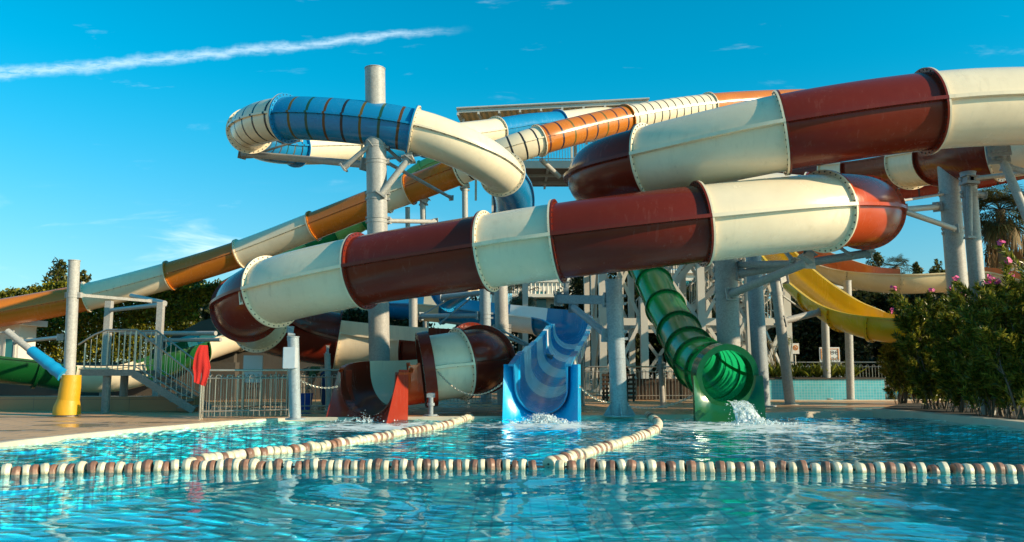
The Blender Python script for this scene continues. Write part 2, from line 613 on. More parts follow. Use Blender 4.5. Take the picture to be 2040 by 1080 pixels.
# ------------------------------------------------------------------ curves and slides
def catmull(ctrl, per=20):
    P = [Vector(c) for c in ctrl]
    P = [P[0] * 2 - P[1]] + P + [P[-1] * 2 - P[-2]]
    out = []
    for i in range(1, len(P) - 2):
        p0, p1, p2, p3 = P[i - 1], P[i], P[i + 1], P[i + 2]
        t0 = 0.0
        t1 = t0 + max((p1 - p0).length, 1e-6) ** 0.5
        t2 = t1 + max((p2 - p1).length, 1e-6) ** 0.5
        t3 = t2 + max((p3 - p2).length, 1e-6) ** 0.5
        for k in range(per):
            t = t1 + (t2 - t1) * k / per
            A1 = p0 * ((t1 - t) / (t1 - t0)) + p1 * ((t - t0) / (t1 - t0))
            A2 = p1 * ((t2 - t) / (t2 - t1)) + p2 * ((t - t1) / (t2 - t1))
            A3 = p2 * ((t3 - t) / (t3 - t2)) + p3 * ((t - t2) / (t3 - t2))
            B1 = A1 * ((t2 - t) / (t2 - t0)) + A2 * ((t - t0) / (t2 - t0))
            B2 = A2 * ((t3 - t) / (t3 - t1)) + A3 * ((t - t1) / (t3 - t1))
            out.append(B1 * ((t2 - t) / (t2 - t1)) + B2 * ((t - t1) / (t2 - t1)))
    out.append(P[-2])
    return out


class Path:
    def __init__(s, ctrl, per=20, relax=0):
        s.per = per
        s.P = catmull(ctrl, per)
        for _ in range(relax):
            Q = s.P[:]
            for i in range(1, len(Q) - 1):
                Q[i] = s.P[i] * 0.5 + (s.P[i - 1] + s.P[i + 1]) * 0.25
            s.P = Q
        s.L = [0.0]
        for i in range(1, len(s.P)):
            s.L.append(s.L[-1] + (s.P[i] - s.P[i - 1]).length)
        s.LA = np.array(s.L)
        s.PA = np.array([tuple(p) for p in s.P])

    def idx(s, i):
        return s.L[int(i * s.per)] if i * s.per < len(s.L) else s.L[-1]

    def point(s, l):
        return Vector([np.interp(l, s.LA, s.PA[:, k]) for k in range(3)])

    def frame(s, l):
        e = 0.12
        t = (s.point(min(l + e, s.L[-1])) - s.point(max(l - e, 0))).normalized()
        sd = t.cross(Vector((0, 0, 1))).normalized()
        return s.point(l), t, sd, sd.cross(t).normalized()

    def run(s, l0, l1, step=0.16):
        n = max(2, int(abs(l1 - l0) / step) + 1)
        ls = np.linspace(l0, l1, n)
        fr = [s.frame(float(l)) for l in ls]
        return [f[0] for f in fr], [f[2] for f in fr], [f[3] for f in fr], list(ls)


def circ(r, n):
    return [(r * math.cos(2 * math.pi * k / n), r * math.sin(2 * math.pi * k / n)) for k in range(n)]


def u_loop(r, hm, hs, th=0.03, lip=0.07, n=22, drop=0.05):
    """open trough profile. hm / hs: wall height above the centre on the -s and +s side.
    returns loop, index list of the inner edges"""
    inner = [(-r, hm)]
    inner += [(r * math.cos(math.pi + math.pi * k / n), r * math.sin(math.pi + math.pi * k / n)) for k in range(n + 1)]
    inner += [(r, hs)]
    ro = r + th
    outer = [(ro, hs - drop)]
    outer += [(ro * math.cos(-math.pi * k / n), ro * math.sin(-math.pi * k / n)) for k in range(n + 1)]
    outer += [(-ro, hm - drop)]
    loop = inner + [(ro + lip, hs), (ro + lip, hs - drop)] + outer + [(-ro - lip, hm - drop), (-ro - lip, hm)]
    return loop, len(inner) - 1


def ring(mb, P, t, s, n, r0, r1, th, seg=48, mat=0, a0=0.0, a1=2 * math.pi):
    """flange ring (or arc) of thickness th standing on the tube"""
    full = abs(a1 - a0 - 2 * math.pi) < 1e-6
    k = seg if full else seg + 1
    vs = []
    for off in (-th / 2, th / 2):
        for rr in (r0, r1):
            for i in range(k):
                a = a0 + (a1 - a0) * i / seg
                vs.append(P + t * off + s * (rr * math.cos(a)) + n * (rr * math.sin(a)))
    fs = []
    for i in range(k if full else k - 1):
        j = (i + 1) % k
        A, B, C, D = 0, k, 2 * k, 3 * k
        fs += [(A + i, A + j, B + j, B + i), (C + j, C + i, D + i, D + j), (B + i, B + j, D + j, D + i), (A + j, A + i, C + i, C + j)]
    if not full:
        e = k - 1
        fs += [(0, k, 3 * k, 2 * k), (e, 2 * k + e, 3 * k + e, k + e)]
    mb.add(vs, fs, mat)


def bolt(mb, c, axis, r, h, mat=1):
    axis = axis.normalized()
    a = axis.orthogonal().normalized()
    b = axis.cross(a)
    vs = [c + (a * math.cos(k * math.pi / 3) + b * math.sin(k * math.pi / 3)) * r for k in range(6)]
    vs += [q + axis * h for q in vs]
    mb.add(vs, [tuple(range(6, 12))] + [(k, (k + 1) % 6, 6 + (k + 1) % 6, 6 + k) for k in range(6)], mat)


def closed_section(root, path, l0, l1, color, r, fl, nb, ridge=0.06, ends=(True, True), hollow=False, ridge_bolts=False, step=0.16, name='tube_section', bolt_r=0.016):
    P, S, N, ls = path.run(l0, l1, step)
    mb = MB()
    mats = [color, 'bolt_steel']
    n = 56
    # hexagonal micro-steps avoided : plain round shell
    if hollow:
        ri = r - 0.03
        lp = circ(r, n)
        li = circ(ri, n)
        vs, al = [], []
        for i in range(len(P)):
            for a, b in lp + li:
                vs.append(P[i] + S[i] * a + N[i] * b); al.append(ls[i])
        fs = []
        m2 = 2 * n
        for i in range(len(P) - 1):
            for j in range(n):
                j2 = (j + 1) % n
                fs.append((i * m2 + j, (i + 1) * m2 + j, (i + 1) * m2 + j2, i * m2 + j2))
                fs.append((i * m2 + n + j2, (i + 1) * m2 + n + j2, (i + 1) * m2 + n + j, i * m2 + n + j))
        for i in (0, len(P) - 1):
            for j in range(n):
                j2 = (j + 1) % n
                fs.append((i * m2 + j, i * m2 + j2, i * m2 + n + j2, i * m2 + n + j))
        mb.add(vs, fs, 0, al)
    else:
        mb.sweep(P, S, N, circ(r, n), 0, ls, caps=False)
    if ridge:
        for sg in (-1, 1):
            lp = [(sg * (r - 0.01), 0.022 + ridge * 0.35), (sg * (r + ridge), 0.016 + ridge * 0.25), (sg * (r + ridge), -0.016 - ridge * 0.1), (sg * (r - 0.01), -0.022 - ridge * 0.1)]
            mb.sweep(P, S, N, lp, 0, ls)
            if ridge_bolts:
                k = max(2, int((l1 - l0) / 0.28))
                for q in range(k):
                    c, t, s_, n_ = path.frame(l0 + (q + 0.5) * (l1 - l0) / k)
                    bolt(mb, c + s_ * sg * (r + ridge * 0.55) - n_ * 0.018, -n_, 0.016, 0.02)
                    bolt(mb, c + s_ * sg * (r + ridge * 0.55) + n_ * 0.018, n_, 0.016, 0.02)
    sec = put(mb, name, mats, root)
    for e, l, sg in ((0, l0, 1), (1, l1, -1)):
        if not ends[e]:
            continue
        c, t, s_, n_ = path.frame(l)
        fb = MB()
        cc = c + t * sg * 0.021
        ring(fb, cc, t, s_, n_, r - 0.005, r + fl, 0.038, 56)
        for q in range(nb):
            a = 2 * math.pi * (q + 0.5) / nb
            o = s_ * (math.cos(a) * (r + fl * 0.55)) + n_ * (math.sin(a) * (r + fl * 0.55))
            bolt(fb, cc + o + t * sg * 0.018, t * sg, bolt_r, 0.012)
        put(fb, 'flange', mats, sec)
    return sec


def open_section(root, path, l0, l1, color, r, hm, hs, inner=None, fl=0.07, nb=9, ends=(True, True), step=0.16, lip=0.07, name='trough_section', th=0.03, bolt_r=0.016):
    P, S, N, ls = path.run(l0, l1, step)
    mb = MB()
    mats = [color, 'bolt_steel', inner or color]
    loop, ni = u_loop(r, hm, hs, th, lip)
    em = [2 if j < ni else 0 for j in range(len(loop))]
    mb.sweep(P, S, N, loop, em, ls)
    sec = put(mb, name, mats, root)
    for e, l, sg in ((0, l0, 1), (1, l1, -1)):
        if not ends[e]:
            continue
        c, t, s_, n_ = path.frame(l)
        fb = MB()
        cc = c + t * sg * 0.021
        ring(fb, cc, t, s_, n_, r + th - 0.005, r + th + fl, 0.038, 26, 0, math.pi, 2 * math.pi)
        for sd, h in ((-1, hm), (1, hs)):
            if h > 0.08:
                o0 = cc + s_ * sd * (r + th + fl * 0.5)
                M = Matrix((s_, t, n_)).transposed().to_4x4()
                M.translation = o0
                fb.box((-fl * 0.5, -0.019, 0.0), (fl * 0.5, 0.019, h - 0.052), 0, M)
        for q in range(nb):
            a = math.pi + math.pi * (q + 0.5) / nb
            o = (s_ * math.cos(a) + n_ * math.sin(a)) * (r + th + fl * 0.55)
            bolt(fb, cc + o + t * sg * 0.018, t * sg, bolt_r, 0.012)
        put(fb, 'flange', mats[:2], sec)
    return sec


def nose(root, c, fwd, r_in, w, top, bot, flare, slant, color, bottom_in=None, back=0.35):
    """block at the end of a chute, standing in the water, with the channel cut out of it.
    c = centre of the channel circle at the mouth ; top / bot relative to it"""
    up = Vector((0, 0, 1))
    rt = fwd.cross(up).normalized()
    n = 28
    inn = [(-r_in, top)] + [(r_in * math.cos(math.pi + math.pi * k / n), r_in * math.sin(math.pi + math.pi * k / n)) for k in range(n + 1)] + [(r_in, top)]
    out = []
    for a, b in inn:
        m = max(abs(a) / w, -b / -bot if b < 0 else 0)
        if b >= 0:
            out.append((w if a > 0 else -w, top))
        else:
            k = min(w / max(abs(a), 1e-6), bot / min(b, -1e-6))
            out.append((a * k, b * k))
    # pull two samples exactly on the bottom corners
    for sg in (-1, 1):
        j = min(range(len(out)), key=lambda i: (out[i][0] - sg * w) ** 2 + (out[i][1] - bot) ** 2)
        out[j] = (sg * w, bot)
    def sl(b):
        return slant * (1 - (b - bot) / (top - bot))
    vs = []
    m = len(inn)
    for a, b in inn:                                   # 0 inner back
        vs.append(c - fwd * back + rt * a + up * b)
    for a, b in inn:                                   # 1 inner front, set back : concave flare
        vs.append(c + fwd * (sl(b) - flare) + rt * a + up * b)
    for (a, b), (a2, b2) in zip(inn, out):             # 2 half way
        am, bm = a * 0.55 + a2 * 0.45, b * 0.55 + b2 * 0.45
        vs.append(c + fwd * (sl(bm) - flare * 0.30) + rt * am + up * bm)
    for a, b in out:                                   # 3 outer front
        vs.append(c + fwd * sl(b) + rt * a + up * b)
    for a, b in out:                                   # 4 outer back
        vs.append(c - fwd * back + rt * a + up * b)
    fs = []
    for q in range(5):
        q2 = (q + 1) % 5
        for i in range(m - 1):
            fs.append((q * m + i, q * m + i + 1, q2 * m + i + 1, q2 * m + i))
    for i in (0, m - 1):
        f = tuple(q * m + i for q in range(5))
        fs.append(f if i == 0 else tuple(reversed(f)))
    mb = MB()
    mb.add(vs, fs, 0)
    return put(mb, 'chute_nose', [color], root, angle=50)


def px_path(pts, per=20, relax=0):
    return Path([at(*p[:3]) for p in pts], per, relax)


# ================================================================== GROUND, POOL, WATER
POOL_Y0 = 0.9
edge_px = [(-330, 968), (-120, 912), (0, 884), (120, 870), (250, 857), (380, 846), (480, 838), (575, 833.5), (700, 832.5), (900, 831), (1100, 829.5), (1300, 827.5),
           (1500, 824), (1640, 821), (1740, 820.5), (1850, 830), (2040, 849), (2240, 872), (2500, 907)]
pool_edge = catmull([gnd(x, y, DECK) for x, y in edge_px[:15]], 4)
N_EDGE = len(pool_edge)
pool_edge += catmull([gnd(x, y, DECK) for x, y in edge_px[14:]], 4)[1:]
x_l, x_r = pool_edge[0].x - 4, pool_edge[-1].x + 3
pool_poly = [Vector((p.x, p.y, 0)) for p in pool_edge] + [Vector((x_r, 4.0, 0)), Vector((x_r, POOL_Y0, 0)), Vector((x_l, POOL_Y0, 0)), Vector((x_l, pool_edge[0].y - 1.5, 0))]
lazy_px = [(1205, 789.5), (1262, 794.5), (1340, 797), (1500, 797.5), (1760, 797.5), (1860, 796), (1900, 788), (1880, 780), (1500, 779), (1300, 780), (1215, 785)]
lazy_poly = [gnd(x, y, DECK) for x, y in lazy_px]


def build_ground():
    bm = bmesh.new()
    def loop(pts):
        vs = [bm.verts.new((p.x, p.y, DECK)) for p in pts]
        return [bm.edges.new((vs[i], vs[(i + 1) % len(vs)])) for i in range(len(vs))]
    es = loop([Vector((-400, -60, 0)), Vector((400, -60, 0)), Vector((400, 900, 0)), Vector((-400, 900, 0))]) + loop(pool_poly) + loop(lazy_poly)
    bmesh.ops.triangle_fill(bm, edges=es, use_beauty=True)
    for f in bm.faces:
        if f.normal.z < 0:
            f.normal_flip()
    me = bpy.data.meshes.new('ground')
    bm.to_mesh(me); bm.free()
    me.materials.append(MATS['paving'])
    o = bpy.data.objects.new('ground', me)
    col.objects.link(o)
    structure(o)


build_ground()


def pool_shell(name, poly, depth):
    mb = MB()
    n = len(poly)
    for i in range(n):
        a, b = poly[i], poly[(i + 1) % n]
        mb.add([(a.x, a.y, DECK - 0.002), (b.x, b.y, DECK - 0.002), (b.x, b.y, -depth), (a.x, a.y, -depth)], [(0, 1, 2, 3)])
    mb.add([(p.x, p.y, -depth) for p in poly], [tuple(range(n))])
    o = structure(mb.build(name, 'pool_tile', smooth=False))


pool_shell('pool_basin', pool_poly, 1.15)
pool_shell('lazy_river_basin', lazy_poly, 0.8)


def kerb(name, pts, w, h, mat, out=1):
    """rounded edging stones along the pool, just outside the water line"""
    pts = [Vector((p.x, p.y, DECK)) for p in pts]
    P = catmull(pts, 6)
    S, N = [], []
    for i in range(len(P)):
        t = (P[min(i + 1, len(P) - 1)] - P[max(i - 1, 0)]).normalized()
        S.append(Vector((-t.y, t.x, 0)).normalized() * out)
        N.append(Vector((0, 0, 1)))
    mb = MB()
    lp = [(-0.03, -0.14), (-0.03, h - 0.012), (-0.016, h), (w - 0.012, h), (w, h - 0.012), (w, -0.14)]
    mb.sweep(P, S, N, lp, 0)
    return structure(mb.build(name, mat))


kerb('pool_edging', pool_edge[:N_EDGE], 0.11, 0.014, 'kerb_stone')
kerb('pool_kerb', pool_edge[N_EDGE - 1:], 0.34, 0.075, 'kerb_stone')
kerb('lazy_river_edging', lazy_poly[:7], 0.18, 0.02, 'kerb_stone', -1)


def water_material():
    m, n, p, out = new_mat('water')
    n.t.nodes.remove(p)
    geo = n.node('ShaderNodeNewGeometry')
    pos = geo.outputs['Position']
    b = n.node('ShaderNodeBump')
    b.inputs['Strength'].default_value = 0.05
    b.inputs['Distance'].default_value = 0.012
    hgt = n.noise(n.mapping(pos, (14, 20, 1)), 1.0, 2, 0.5, 0.4)
    n.link(hgt, b.inputs['Height'])
    gl = n.node('ShaderNodeBsdfGlossy')
    gl.inputs['Roughness'].default_value = 0.004
    gl.inputs['Color'].default_value = (0.76, 0.95, 1, 1)
    n.link(b.outputs[0], gl.inputs['Normal'])
    tr = n.node('ShaderNodeBsdfTransparent')
    tr.inputs['Color'].default_value = (0.62, 0.98, 1.0, 1)
    rf = n.node('ShaderNodeBsdfRefraction')
    rf.inputs['Color'].default_value = (0.62, 0.98, 1.0, 1)
    rf.inputs['IOR'].default_value = 1.33
    rf.inputs['Roughness'].default_value = 0.0
    n.link(b.outputs[0], rf.inputs['Normal'])
    foc = n.node('ShaderNodeAttribute', attribute_name='focus')      # caustic light put into the tint : wave crests brighten it, troughs darken it
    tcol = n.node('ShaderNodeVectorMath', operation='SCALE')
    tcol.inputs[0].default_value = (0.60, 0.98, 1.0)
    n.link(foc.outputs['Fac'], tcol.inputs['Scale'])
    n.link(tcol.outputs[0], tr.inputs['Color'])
    m1 = n.node('ShaderNodeMixShader')
    m1.inputs[0].default_value = 0.12
    n.link(tr.outputs[0], m1.inputs[1]); n.link(rf.outputs[0], m1.inputs[2])
    dt = n.node('ShaderNodeVectorMath', operation='DOT_PRODUCT')      # Schlick reflectance, the same from above and from below
    n.link(b.outputs[0], dt.inputs[0]); n.link(geo.outputs['Incoming'], dt.inputs[1])
    cs = n.math('SUBTRACT', 1.0, n.math('ABSOLUTE', dt.outputs['Value']), clamp=True)
    fres = n.math('MULTIPLY_ADD', n.math('POWER', cs, 5.0), 0.98, 0.02)
    body = n.node('ShaderNodeBsdfDiffuse')                # light scattered back by the water itself
    body.inputs['Color'].default_value = (0.0, 0.52, 0.66, 1)
    mb_ = n.node('ShaderNodeMixShader')
    mb_.inputs[0].default_value = 0.14
    n.link(m1.outputs[0], mb_.inputs[1]); n.link(body.outputs[0], mb_.inputs[2])
    m2 = n.node('ShaderNodeMixShader')
    n.link(fres, m2.inputs[0])
    n.link(mb_.outputs[0], m2.inputs[1]); n.link(gl.outputs[0], m2.inputs[2])
    # churned foam where the three slides pour in
    sp = n.node('ShaderNodeSeparateXYZ'); n.link(pos, sp.inputs[0])
    mask = None
    for (px, py, rx, ry, amt) in ((745, 850, 2.4, 2.4, 1.0), (1085, 848, 2.3, 2.3, 0.95), (1490, 850, 3.4, 2.6, 1.05), (1560, 880, 4.0, 3.0, 0.6), (1100, 880, 3.0, 3.2, 0.55), (560, 862, 3.0, 2.4, 0.5)):
        g = gnd(px, py, 0)
        dx = n.math('DIVIDE', n.math('SUBTRACT', sp.outputs[0], g.x), rx)
        dy = n.math('DIVIDE', n.math('SUBTRACT', sp.outputs[1], g.y), ry)
        d = n.math('ADD', n.math('MULTIPLY', dx, dx), n.math('MULTIPLY', dy, dy))
        w = n.math('MULTIPLY', n.math('SUBTRACT', 1.0, d, clamp=True), amt)
        mask = w if mask is None else n.math('MAXIMUM', mask, w)
    fn = n.noise(n.mapping(pos, (2.4, 3.0, 1)), 1.0, 7, 0.72, 0.8)
    foam = n.smooth(n.math('MULTIPLY_ADD', mask, 0.34, fn), 0.68, 0.86)
    foam = n.math('MULTIPLY', foam, 0.85)
    df = n.node('ShaderNodeBsdfDiffuse')
    df.inputs['Color'].default_value = (0.72, 0.80, 0.82, 1)
    m3 = n.node('ShaderNodeMixShader')
    n.link(foam, m3.inputs[0])
    n.link(m2.outputs[0], m3.inputs[1]); n.link(df.outputs[0], m3.inputs[2])
    n.link(m3.outputs[0], out.inputs[0])


water_material()


def wave_height(X, Y):
    r = np.random.default_rng(5)
    H = np.zeros_like(X)
    wx = 0.25 * np.sin(0.9 * X + 0.4 * Y) + 0.2 * np.sin(1.7 * Y - 0.6 * X)
    wy = 0.25 * np.sin(1.1 * Y + 0.3 * X + 1.0) + 0.2 * np.sin(1.3 * X + 2.0)
    for k in range(64):
        lam = 0.15 * (13.0 ** (k / 63.0))
        th = r.normal(math.pi / 2, 0.75)
        ph = r.uniform(0, 2 * math.pi)
        kx, ky = math.cos(th) * 2 * math.pi / lam, math.sin(th) * 2 * math.pi / lam
        amp = 0.00142 * lam ** 1.0
        a = (0.55 + 0.45 * np.sin(0.7 * X + 1.3 * k) * np.sin(0.6 * Y + 0.7 * k))
        H += amp * a * np.sin(kx * (X + wx) + ky * (Y + wy) + ph)
    # choppier towards the slides
    return H * (1.0 + 1.9 * np.clip((Y - 8.8) / 4.0, 0.0, 1.0))


FOCUS = 1.9


def grid_object(name, X, Y, H, mat):
    ny, nx = X.shape
    V = np.stack([X.ravel(), Y.ravel(), H.ravel()], 1)
    i = np.arange(nx * ny).reshape(ny, nx)
    F = np.stack([i[:-1, :-1].ravel(), i[:-1, 1:].ravel(), i[1:, 1:].ravel(), i[1:, :-1].ravel()], 1)
    me = bpy.data.meshes.new(name)
    me.vertices.add(len(V)); me.vertices.foreach_set('co', V.ravel())
    me.loops.add(F.size); me.loops.foreach_set('vertex_index', F.ravel().astype(np.int32))
    me.polygons.add(len(F))
    me.polygons.foreach_set('loop_start', np.arange(0, F.size, 4, dtype=np.int32))
    me.polygons.foreach_set('use_smooth', np.ones(len(F), dtype=bool))
    me.materials.append(MATS[mat])
    me.update(calc_edges=True); me.validate()
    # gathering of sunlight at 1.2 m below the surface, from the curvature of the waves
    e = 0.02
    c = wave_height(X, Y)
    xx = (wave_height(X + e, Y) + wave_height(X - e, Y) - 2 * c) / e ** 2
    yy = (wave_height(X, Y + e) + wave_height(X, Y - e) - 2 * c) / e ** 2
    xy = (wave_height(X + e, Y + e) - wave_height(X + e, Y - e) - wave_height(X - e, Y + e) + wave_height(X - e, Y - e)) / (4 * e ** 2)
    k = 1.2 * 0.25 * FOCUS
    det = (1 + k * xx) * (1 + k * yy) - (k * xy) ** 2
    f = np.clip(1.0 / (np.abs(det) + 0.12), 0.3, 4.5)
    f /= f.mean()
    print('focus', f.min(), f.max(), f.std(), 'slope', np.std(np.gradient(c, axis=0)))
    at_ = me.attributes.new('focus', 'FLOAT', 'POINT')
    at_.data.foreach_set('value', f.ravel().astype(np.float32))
    o = bpy.data.objects.new(name, me)
    col.objects.link(o)
    structure(o)
    return o


def build_water():
    # rows get wider with distance, so that ripples are finest in the near water ; the outer columns run on to the pool walls
    ys, y = [], POOL_Y0 - 0.2
    while y < 18.4:
        ys.append(y)
        y += 0.10 if y < 3.5 else (0.018 if y < 8 else 0.03 if y < 12 else 0.045)
    ys = np.array(ys)
    u = np.linspace(-1, 1, 720)
    X = np.outer(np.maximum(ys, 3.5) * 0.78, u)
    X = np.concatenate([np.full((len(ys), 1), x_l - 0.3).clip(max=X[:, :1] - 0.1), X, np.full((len(ys), 1), x_r + 0.3).clip(min=X[:, -1:] + 0.1)], 1)
    Y = np.repeat(ys[:, None], X.shape[1], 1)
    H = wave_height(X, Y)
    H[:, 0] = 0; H[:, -1] = 0
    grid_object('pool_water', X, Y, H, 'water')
    mb = MB()
    mb.add([(p.x, p.y, 0.0) for p in lazy_poly], [tuple(range(len(lazy_poly)))])
    structure(mb.build('lazy_river_water', 'water', smooth=False))


build_water()

# ================================================================== THE BIG MAROON AND CREAM SLIDE
RA = 0.76
A_CTRL = [  # px, py, distance
    (1470, 352, 30.5), (1560, 349, 29.5), (1660, 342, 28), (1716, 336, 26.8), (1815, 322, 24.2), (1874, 312, 22.8), (1988, 296, 20.2), (2130, 274, 20.0),
    (2370, 246, 19.0), (2430, 228, 17.0), (2260, 216, 15.6), (2030, 212, 15.35),
    (1848, 222, 15.3), (1557, 265, 15.5), (1287, 325, 16.6), (1216, 343, 17.4), (1196, 356, 18.4), (1228, 368, 19.4), (1310, 378, 20.0), (1450, 394, 20.3), (1600, 410, 20.0),
    (1690, 420, 19.3), (1722, 424, 18.2), (1712, 420, 17.2),
    (1644, 421, 16.2), (1395, 446, 15.55), (1108, 481, 15.95), (976, 500, 16.4), (720, 540, 17.4), (555, 577, 18.2), (503, 600, 18.9), (492, 620, 20.0), (520, 640, 21.2),
    (580, 660, 22.1), (672, 678, 22.7), (780, 691, 22.7), (866, 698, 22.2), (936, 706, 21.4), (963, 713, 20.3), (930, 723, 19.0), (848, 736, 18.75)]
PA = px_path(A_CTRL, 16, 6)


def build_A():
    root = thing('tube_slide', (0.5, 19.0, DECK), 'big maroon and cream tube slide coiling in front, ending in an open red chute', 'water slide')
    ix = PA.idx
    # upstream : open on top, far wall higher
    seg = [(0, 2, 'maroon_shell'), (2, 3, 'cream_shell'), (3, 4, 'maroon_shell'), (4, 5, 'cream_shell'), (5, 6, 'maroon_shell'), (6, 8, 'cream_shell')]
    for a, b, c in seg:
        open_section(root, PA, ix(a), ix(b), c, RA, 0.42, 0.16, fl=0.08, nb=14)
    closed = [(8, 10, 'maroon_shell'), (10, 12, 'cream_shell'), (12, 13, 'maroon_shell'), (13, 14, 'cream_shell'), (14, 16.5, 'maroon_shell'), (16.5, 18, 'cream_shell'),
              (18, 19, 'maroon_shell'), (19, 20, 'cream_shell'), (20, 22.2, 'maroon_shell'), (22.2, 24, 'sunlit_maroon_shell'), (24, 25, 'cream_shell'), (25, 26, 'maroon_shell'),
              (26, 27, 'cream_shell'), (27, 28, 'maroon_shell'), (28, 29.2, 'cream_shell'), (29.2, 30.7, 'maroon_shell'), (30.7, 32.0, 'cream_shell'), (32.0, 34, 'maroon_shell')]
    for a, b, c in closed:
        closed_section(root, PA, ix(a), ix(b), c, RA, 0.09, 36, 0.105)
    for a, b, c in [(34, 35.5, 'cream_shell'), (35.5, 37, 'maroon_shell')]:
        open_section(root, PA, ix(a), ix(b), c, RA, 0.62, 0.22, fl=0.08, nb=14)
    for a, b, c in [(37, 38.4, 'maroon_shell'), (38.4, 39.22, 'maroon_shell'), (39.22, 40, 'cream_shell')]:
        closed_section(root, PA, ix(a), ix(b), c, RA, 0.09, 32, 0.09, hollow=True, ridge_bolts=(c[0] == 'c'))
    # mouth collar, then a short open chute that bends towards us and ends in a block-like nose in the water
    c0, t0, s0, n0 = PA.frame(PA.L[-1])
    cb = MB()
    ring(cb, c0 - t0 * 0.02, t0, s0, n0, RA - 0.03, RA + 0.12, 0.26, 56)
    for q in range(24):
        a = 2 * math.pi * (q + 0.5) / 24
        bolt(cb, c0 + (s0 * math.cos(a) + n0 * math.sin(a)) * (RA + 0.06) + t0 * 0.11, t0, 0.016, 0.012)
    put(cb, 'collar', ['maroon_shell', 'bolt_steel'], root)
    end = gnd(731, 837, 0.0)
    end.z = RA + 0.05
    f2 = Vector((-0.48, -0.88, 0)).normalized()
    f1 = Vector((t0.x, t0.y, 0)).normalized()
    ch = Path([c0 + f1 * 0.02, c0 + f1 * 0.40 + Vector((0, 0, -0.05)), c0 + f1 * 0.75 + f2 * 0.40 + Vector((0, 0, -0.09)), end - f2 * 0.25, end], 14, 4)
    L = ch.L[-1]
    lm = L * 0.50
    open_section(root, ch, 0.1, lm, 'sunlit_maroon_shell', RA - 0.02, 0.16, 0.26, inner='cream_shell', ends=(False, False), step=0.07, name='chute_section')
    open_section(root, ch, lm, L, 'sunlit_maroon_shell', RA - 0.02, 0.22, 0.26, inner='maroon_shell', ends=(False, False), step=0.07, name='chute_section')
    nose(root, end, f2, RA - 0.02, 0.83, 0.27, -RA - 0.35, 0.30, 0.50, 'chute_red_shell')
    # inspection plate on the left bend
    hb = MB()
    c, t, s_, n_ = PA.frame(PA.idx(29.0) + 0.35)
    for (a0, a1, b0, b1) in ((-.16, -.12, -.06, .06), (.12, .16, -.06, .06), (-.12, .12, -.06, -.035), (-.12, .12, .035, .06)):
        M = Matrix((n_, t, -s_)).transposed().to_4x4()
        M.translation = c - s_ * (RA - 0.005) - n_ * 0.16
        hb.box((a0, b0, -0.03), (a1, b1, 0.03), 0, M)
    put(hb, 'hatch', 'cream_shell', root)
    return root


SLIDE_A = build_A()


# ================================================================== OTHER SLIDES
def build_D():
    root = thing('tube_slide', (-3.5, 21.0, DECK), 'cream and blue tube slide with dark striped sections, looping left around the tallest pole', 'water slide')
    r = 0.58
    pth = px_path([(1300, 230, 40), (1180, 238, 39), (1112, 246, 37.5), (1050, 252, 36), (990, 262, 34.6), (900, 274, 32.5), (800, 286, 30.6), (700, 293, 28.6), (588, 294, 26.6), (530, 286, 25),
                   (500, 268, 23.6), (508, 250, 22.3), (570, 236, 21.3), (700, 242, 20.8), (825, 261, 20.7), (900, 286, 20.9), (960, 315, 21.4), (996, 342, 22.3), (1018, 372, 23.6),
                   (1024, 410, 25), (1015, 450, 26.4), (985, 500, 27.6), (930, 555, 28.6), (880, 590, 29.2)], 16, 5)
    ix = pth.idx
    for a, b, c in [(0, 2, 'cream_shell'), (2, 4, 'blue_shell'), (4, 5.6, 'cream_shell'), (5.6, 7, 'blue_shell'), (7, 8, 'cream_shell'), (8, 10.4, 'blue_striped_shell'),
                    (10.4, 12, 'cream_striped_shell'), (12, 14, 'blue_striped_shell'), (14, 17.2, 'cream_shell'), (17.2, 20, 'blue_shell'), (20, 22, 'cream_shell'), (22, 23, 'blue_shell')]:
        closed_section(root, pth, ix(a), ix(b), c, r, 0.10, 30, 0.065, ridge_bolts=(c != 'cream_striped_shell'), step=0.12)
    return root


def build_E():
    root = thing('tube_slide', (2.0, 32.0, DECK), 'orange and cream tube slide running straight down from the tower to the far left', 'water slide')
    r = 0.585
    pth = px_path([(1640, 200, 40), (1540, 203, 38.5), (1412, 212, 36.6), (1246, 238, 34), (1072, 281, 31.5), (1010, 302, 31.3), (915, 340, 32.0), (815, 378, 32.8), (770, 394, 33), (625, 450, 33.8), (478, 506, 34.4),
                   (338, 549, 34.6), (172, 592, 34.2), (0, 624, 33.4), (-140, 648, 32.4), (-300, 672, 31)], 16, 2)
    ix = pth.idx
    for a, b, c in [(0, 2, 'orange_shell'), (2, 3, 'cream_striped_shell'), (3, 4, 'orange_striped_shell'), (4, 6, 'cream_striped_shell'), (6, 7, 'orange_shell'), (7, 8.6, 'cream_shell'),
                    (8.6, 9, 'orange_shell'), (9, 10, 'cream_shell'), (10, 11, 'orange_shell'), (11, 12, 'cream_shell'), (12, 14, 'orange_shell'), (14, 15, 'cream_shell')]:
        pass
    for a, b, c in [(0, 2, 'orange_shell'), (2, 3, 'cream_striped_shell'), (3, 4, 'orange_striped_shell'), (4, 6, 'cream_striped_shell'), (6, 7, 'orange_shell'), (7, 8, 'cream_shell'),
                    (8, 9, 'orange_shell'), (9, 10, 'cream_shell'), (10, 11, 'orange_shell'), (11, 12, 'cream_shell'), (12, 14, 'orange_shell'), (14, 15, 'cream_shell')]:
        closed_section(root, pth, ix(a), ix(b), c, r, 0.085, 28, 0.055, ridge_bolts=True, step=0.2)
    return root


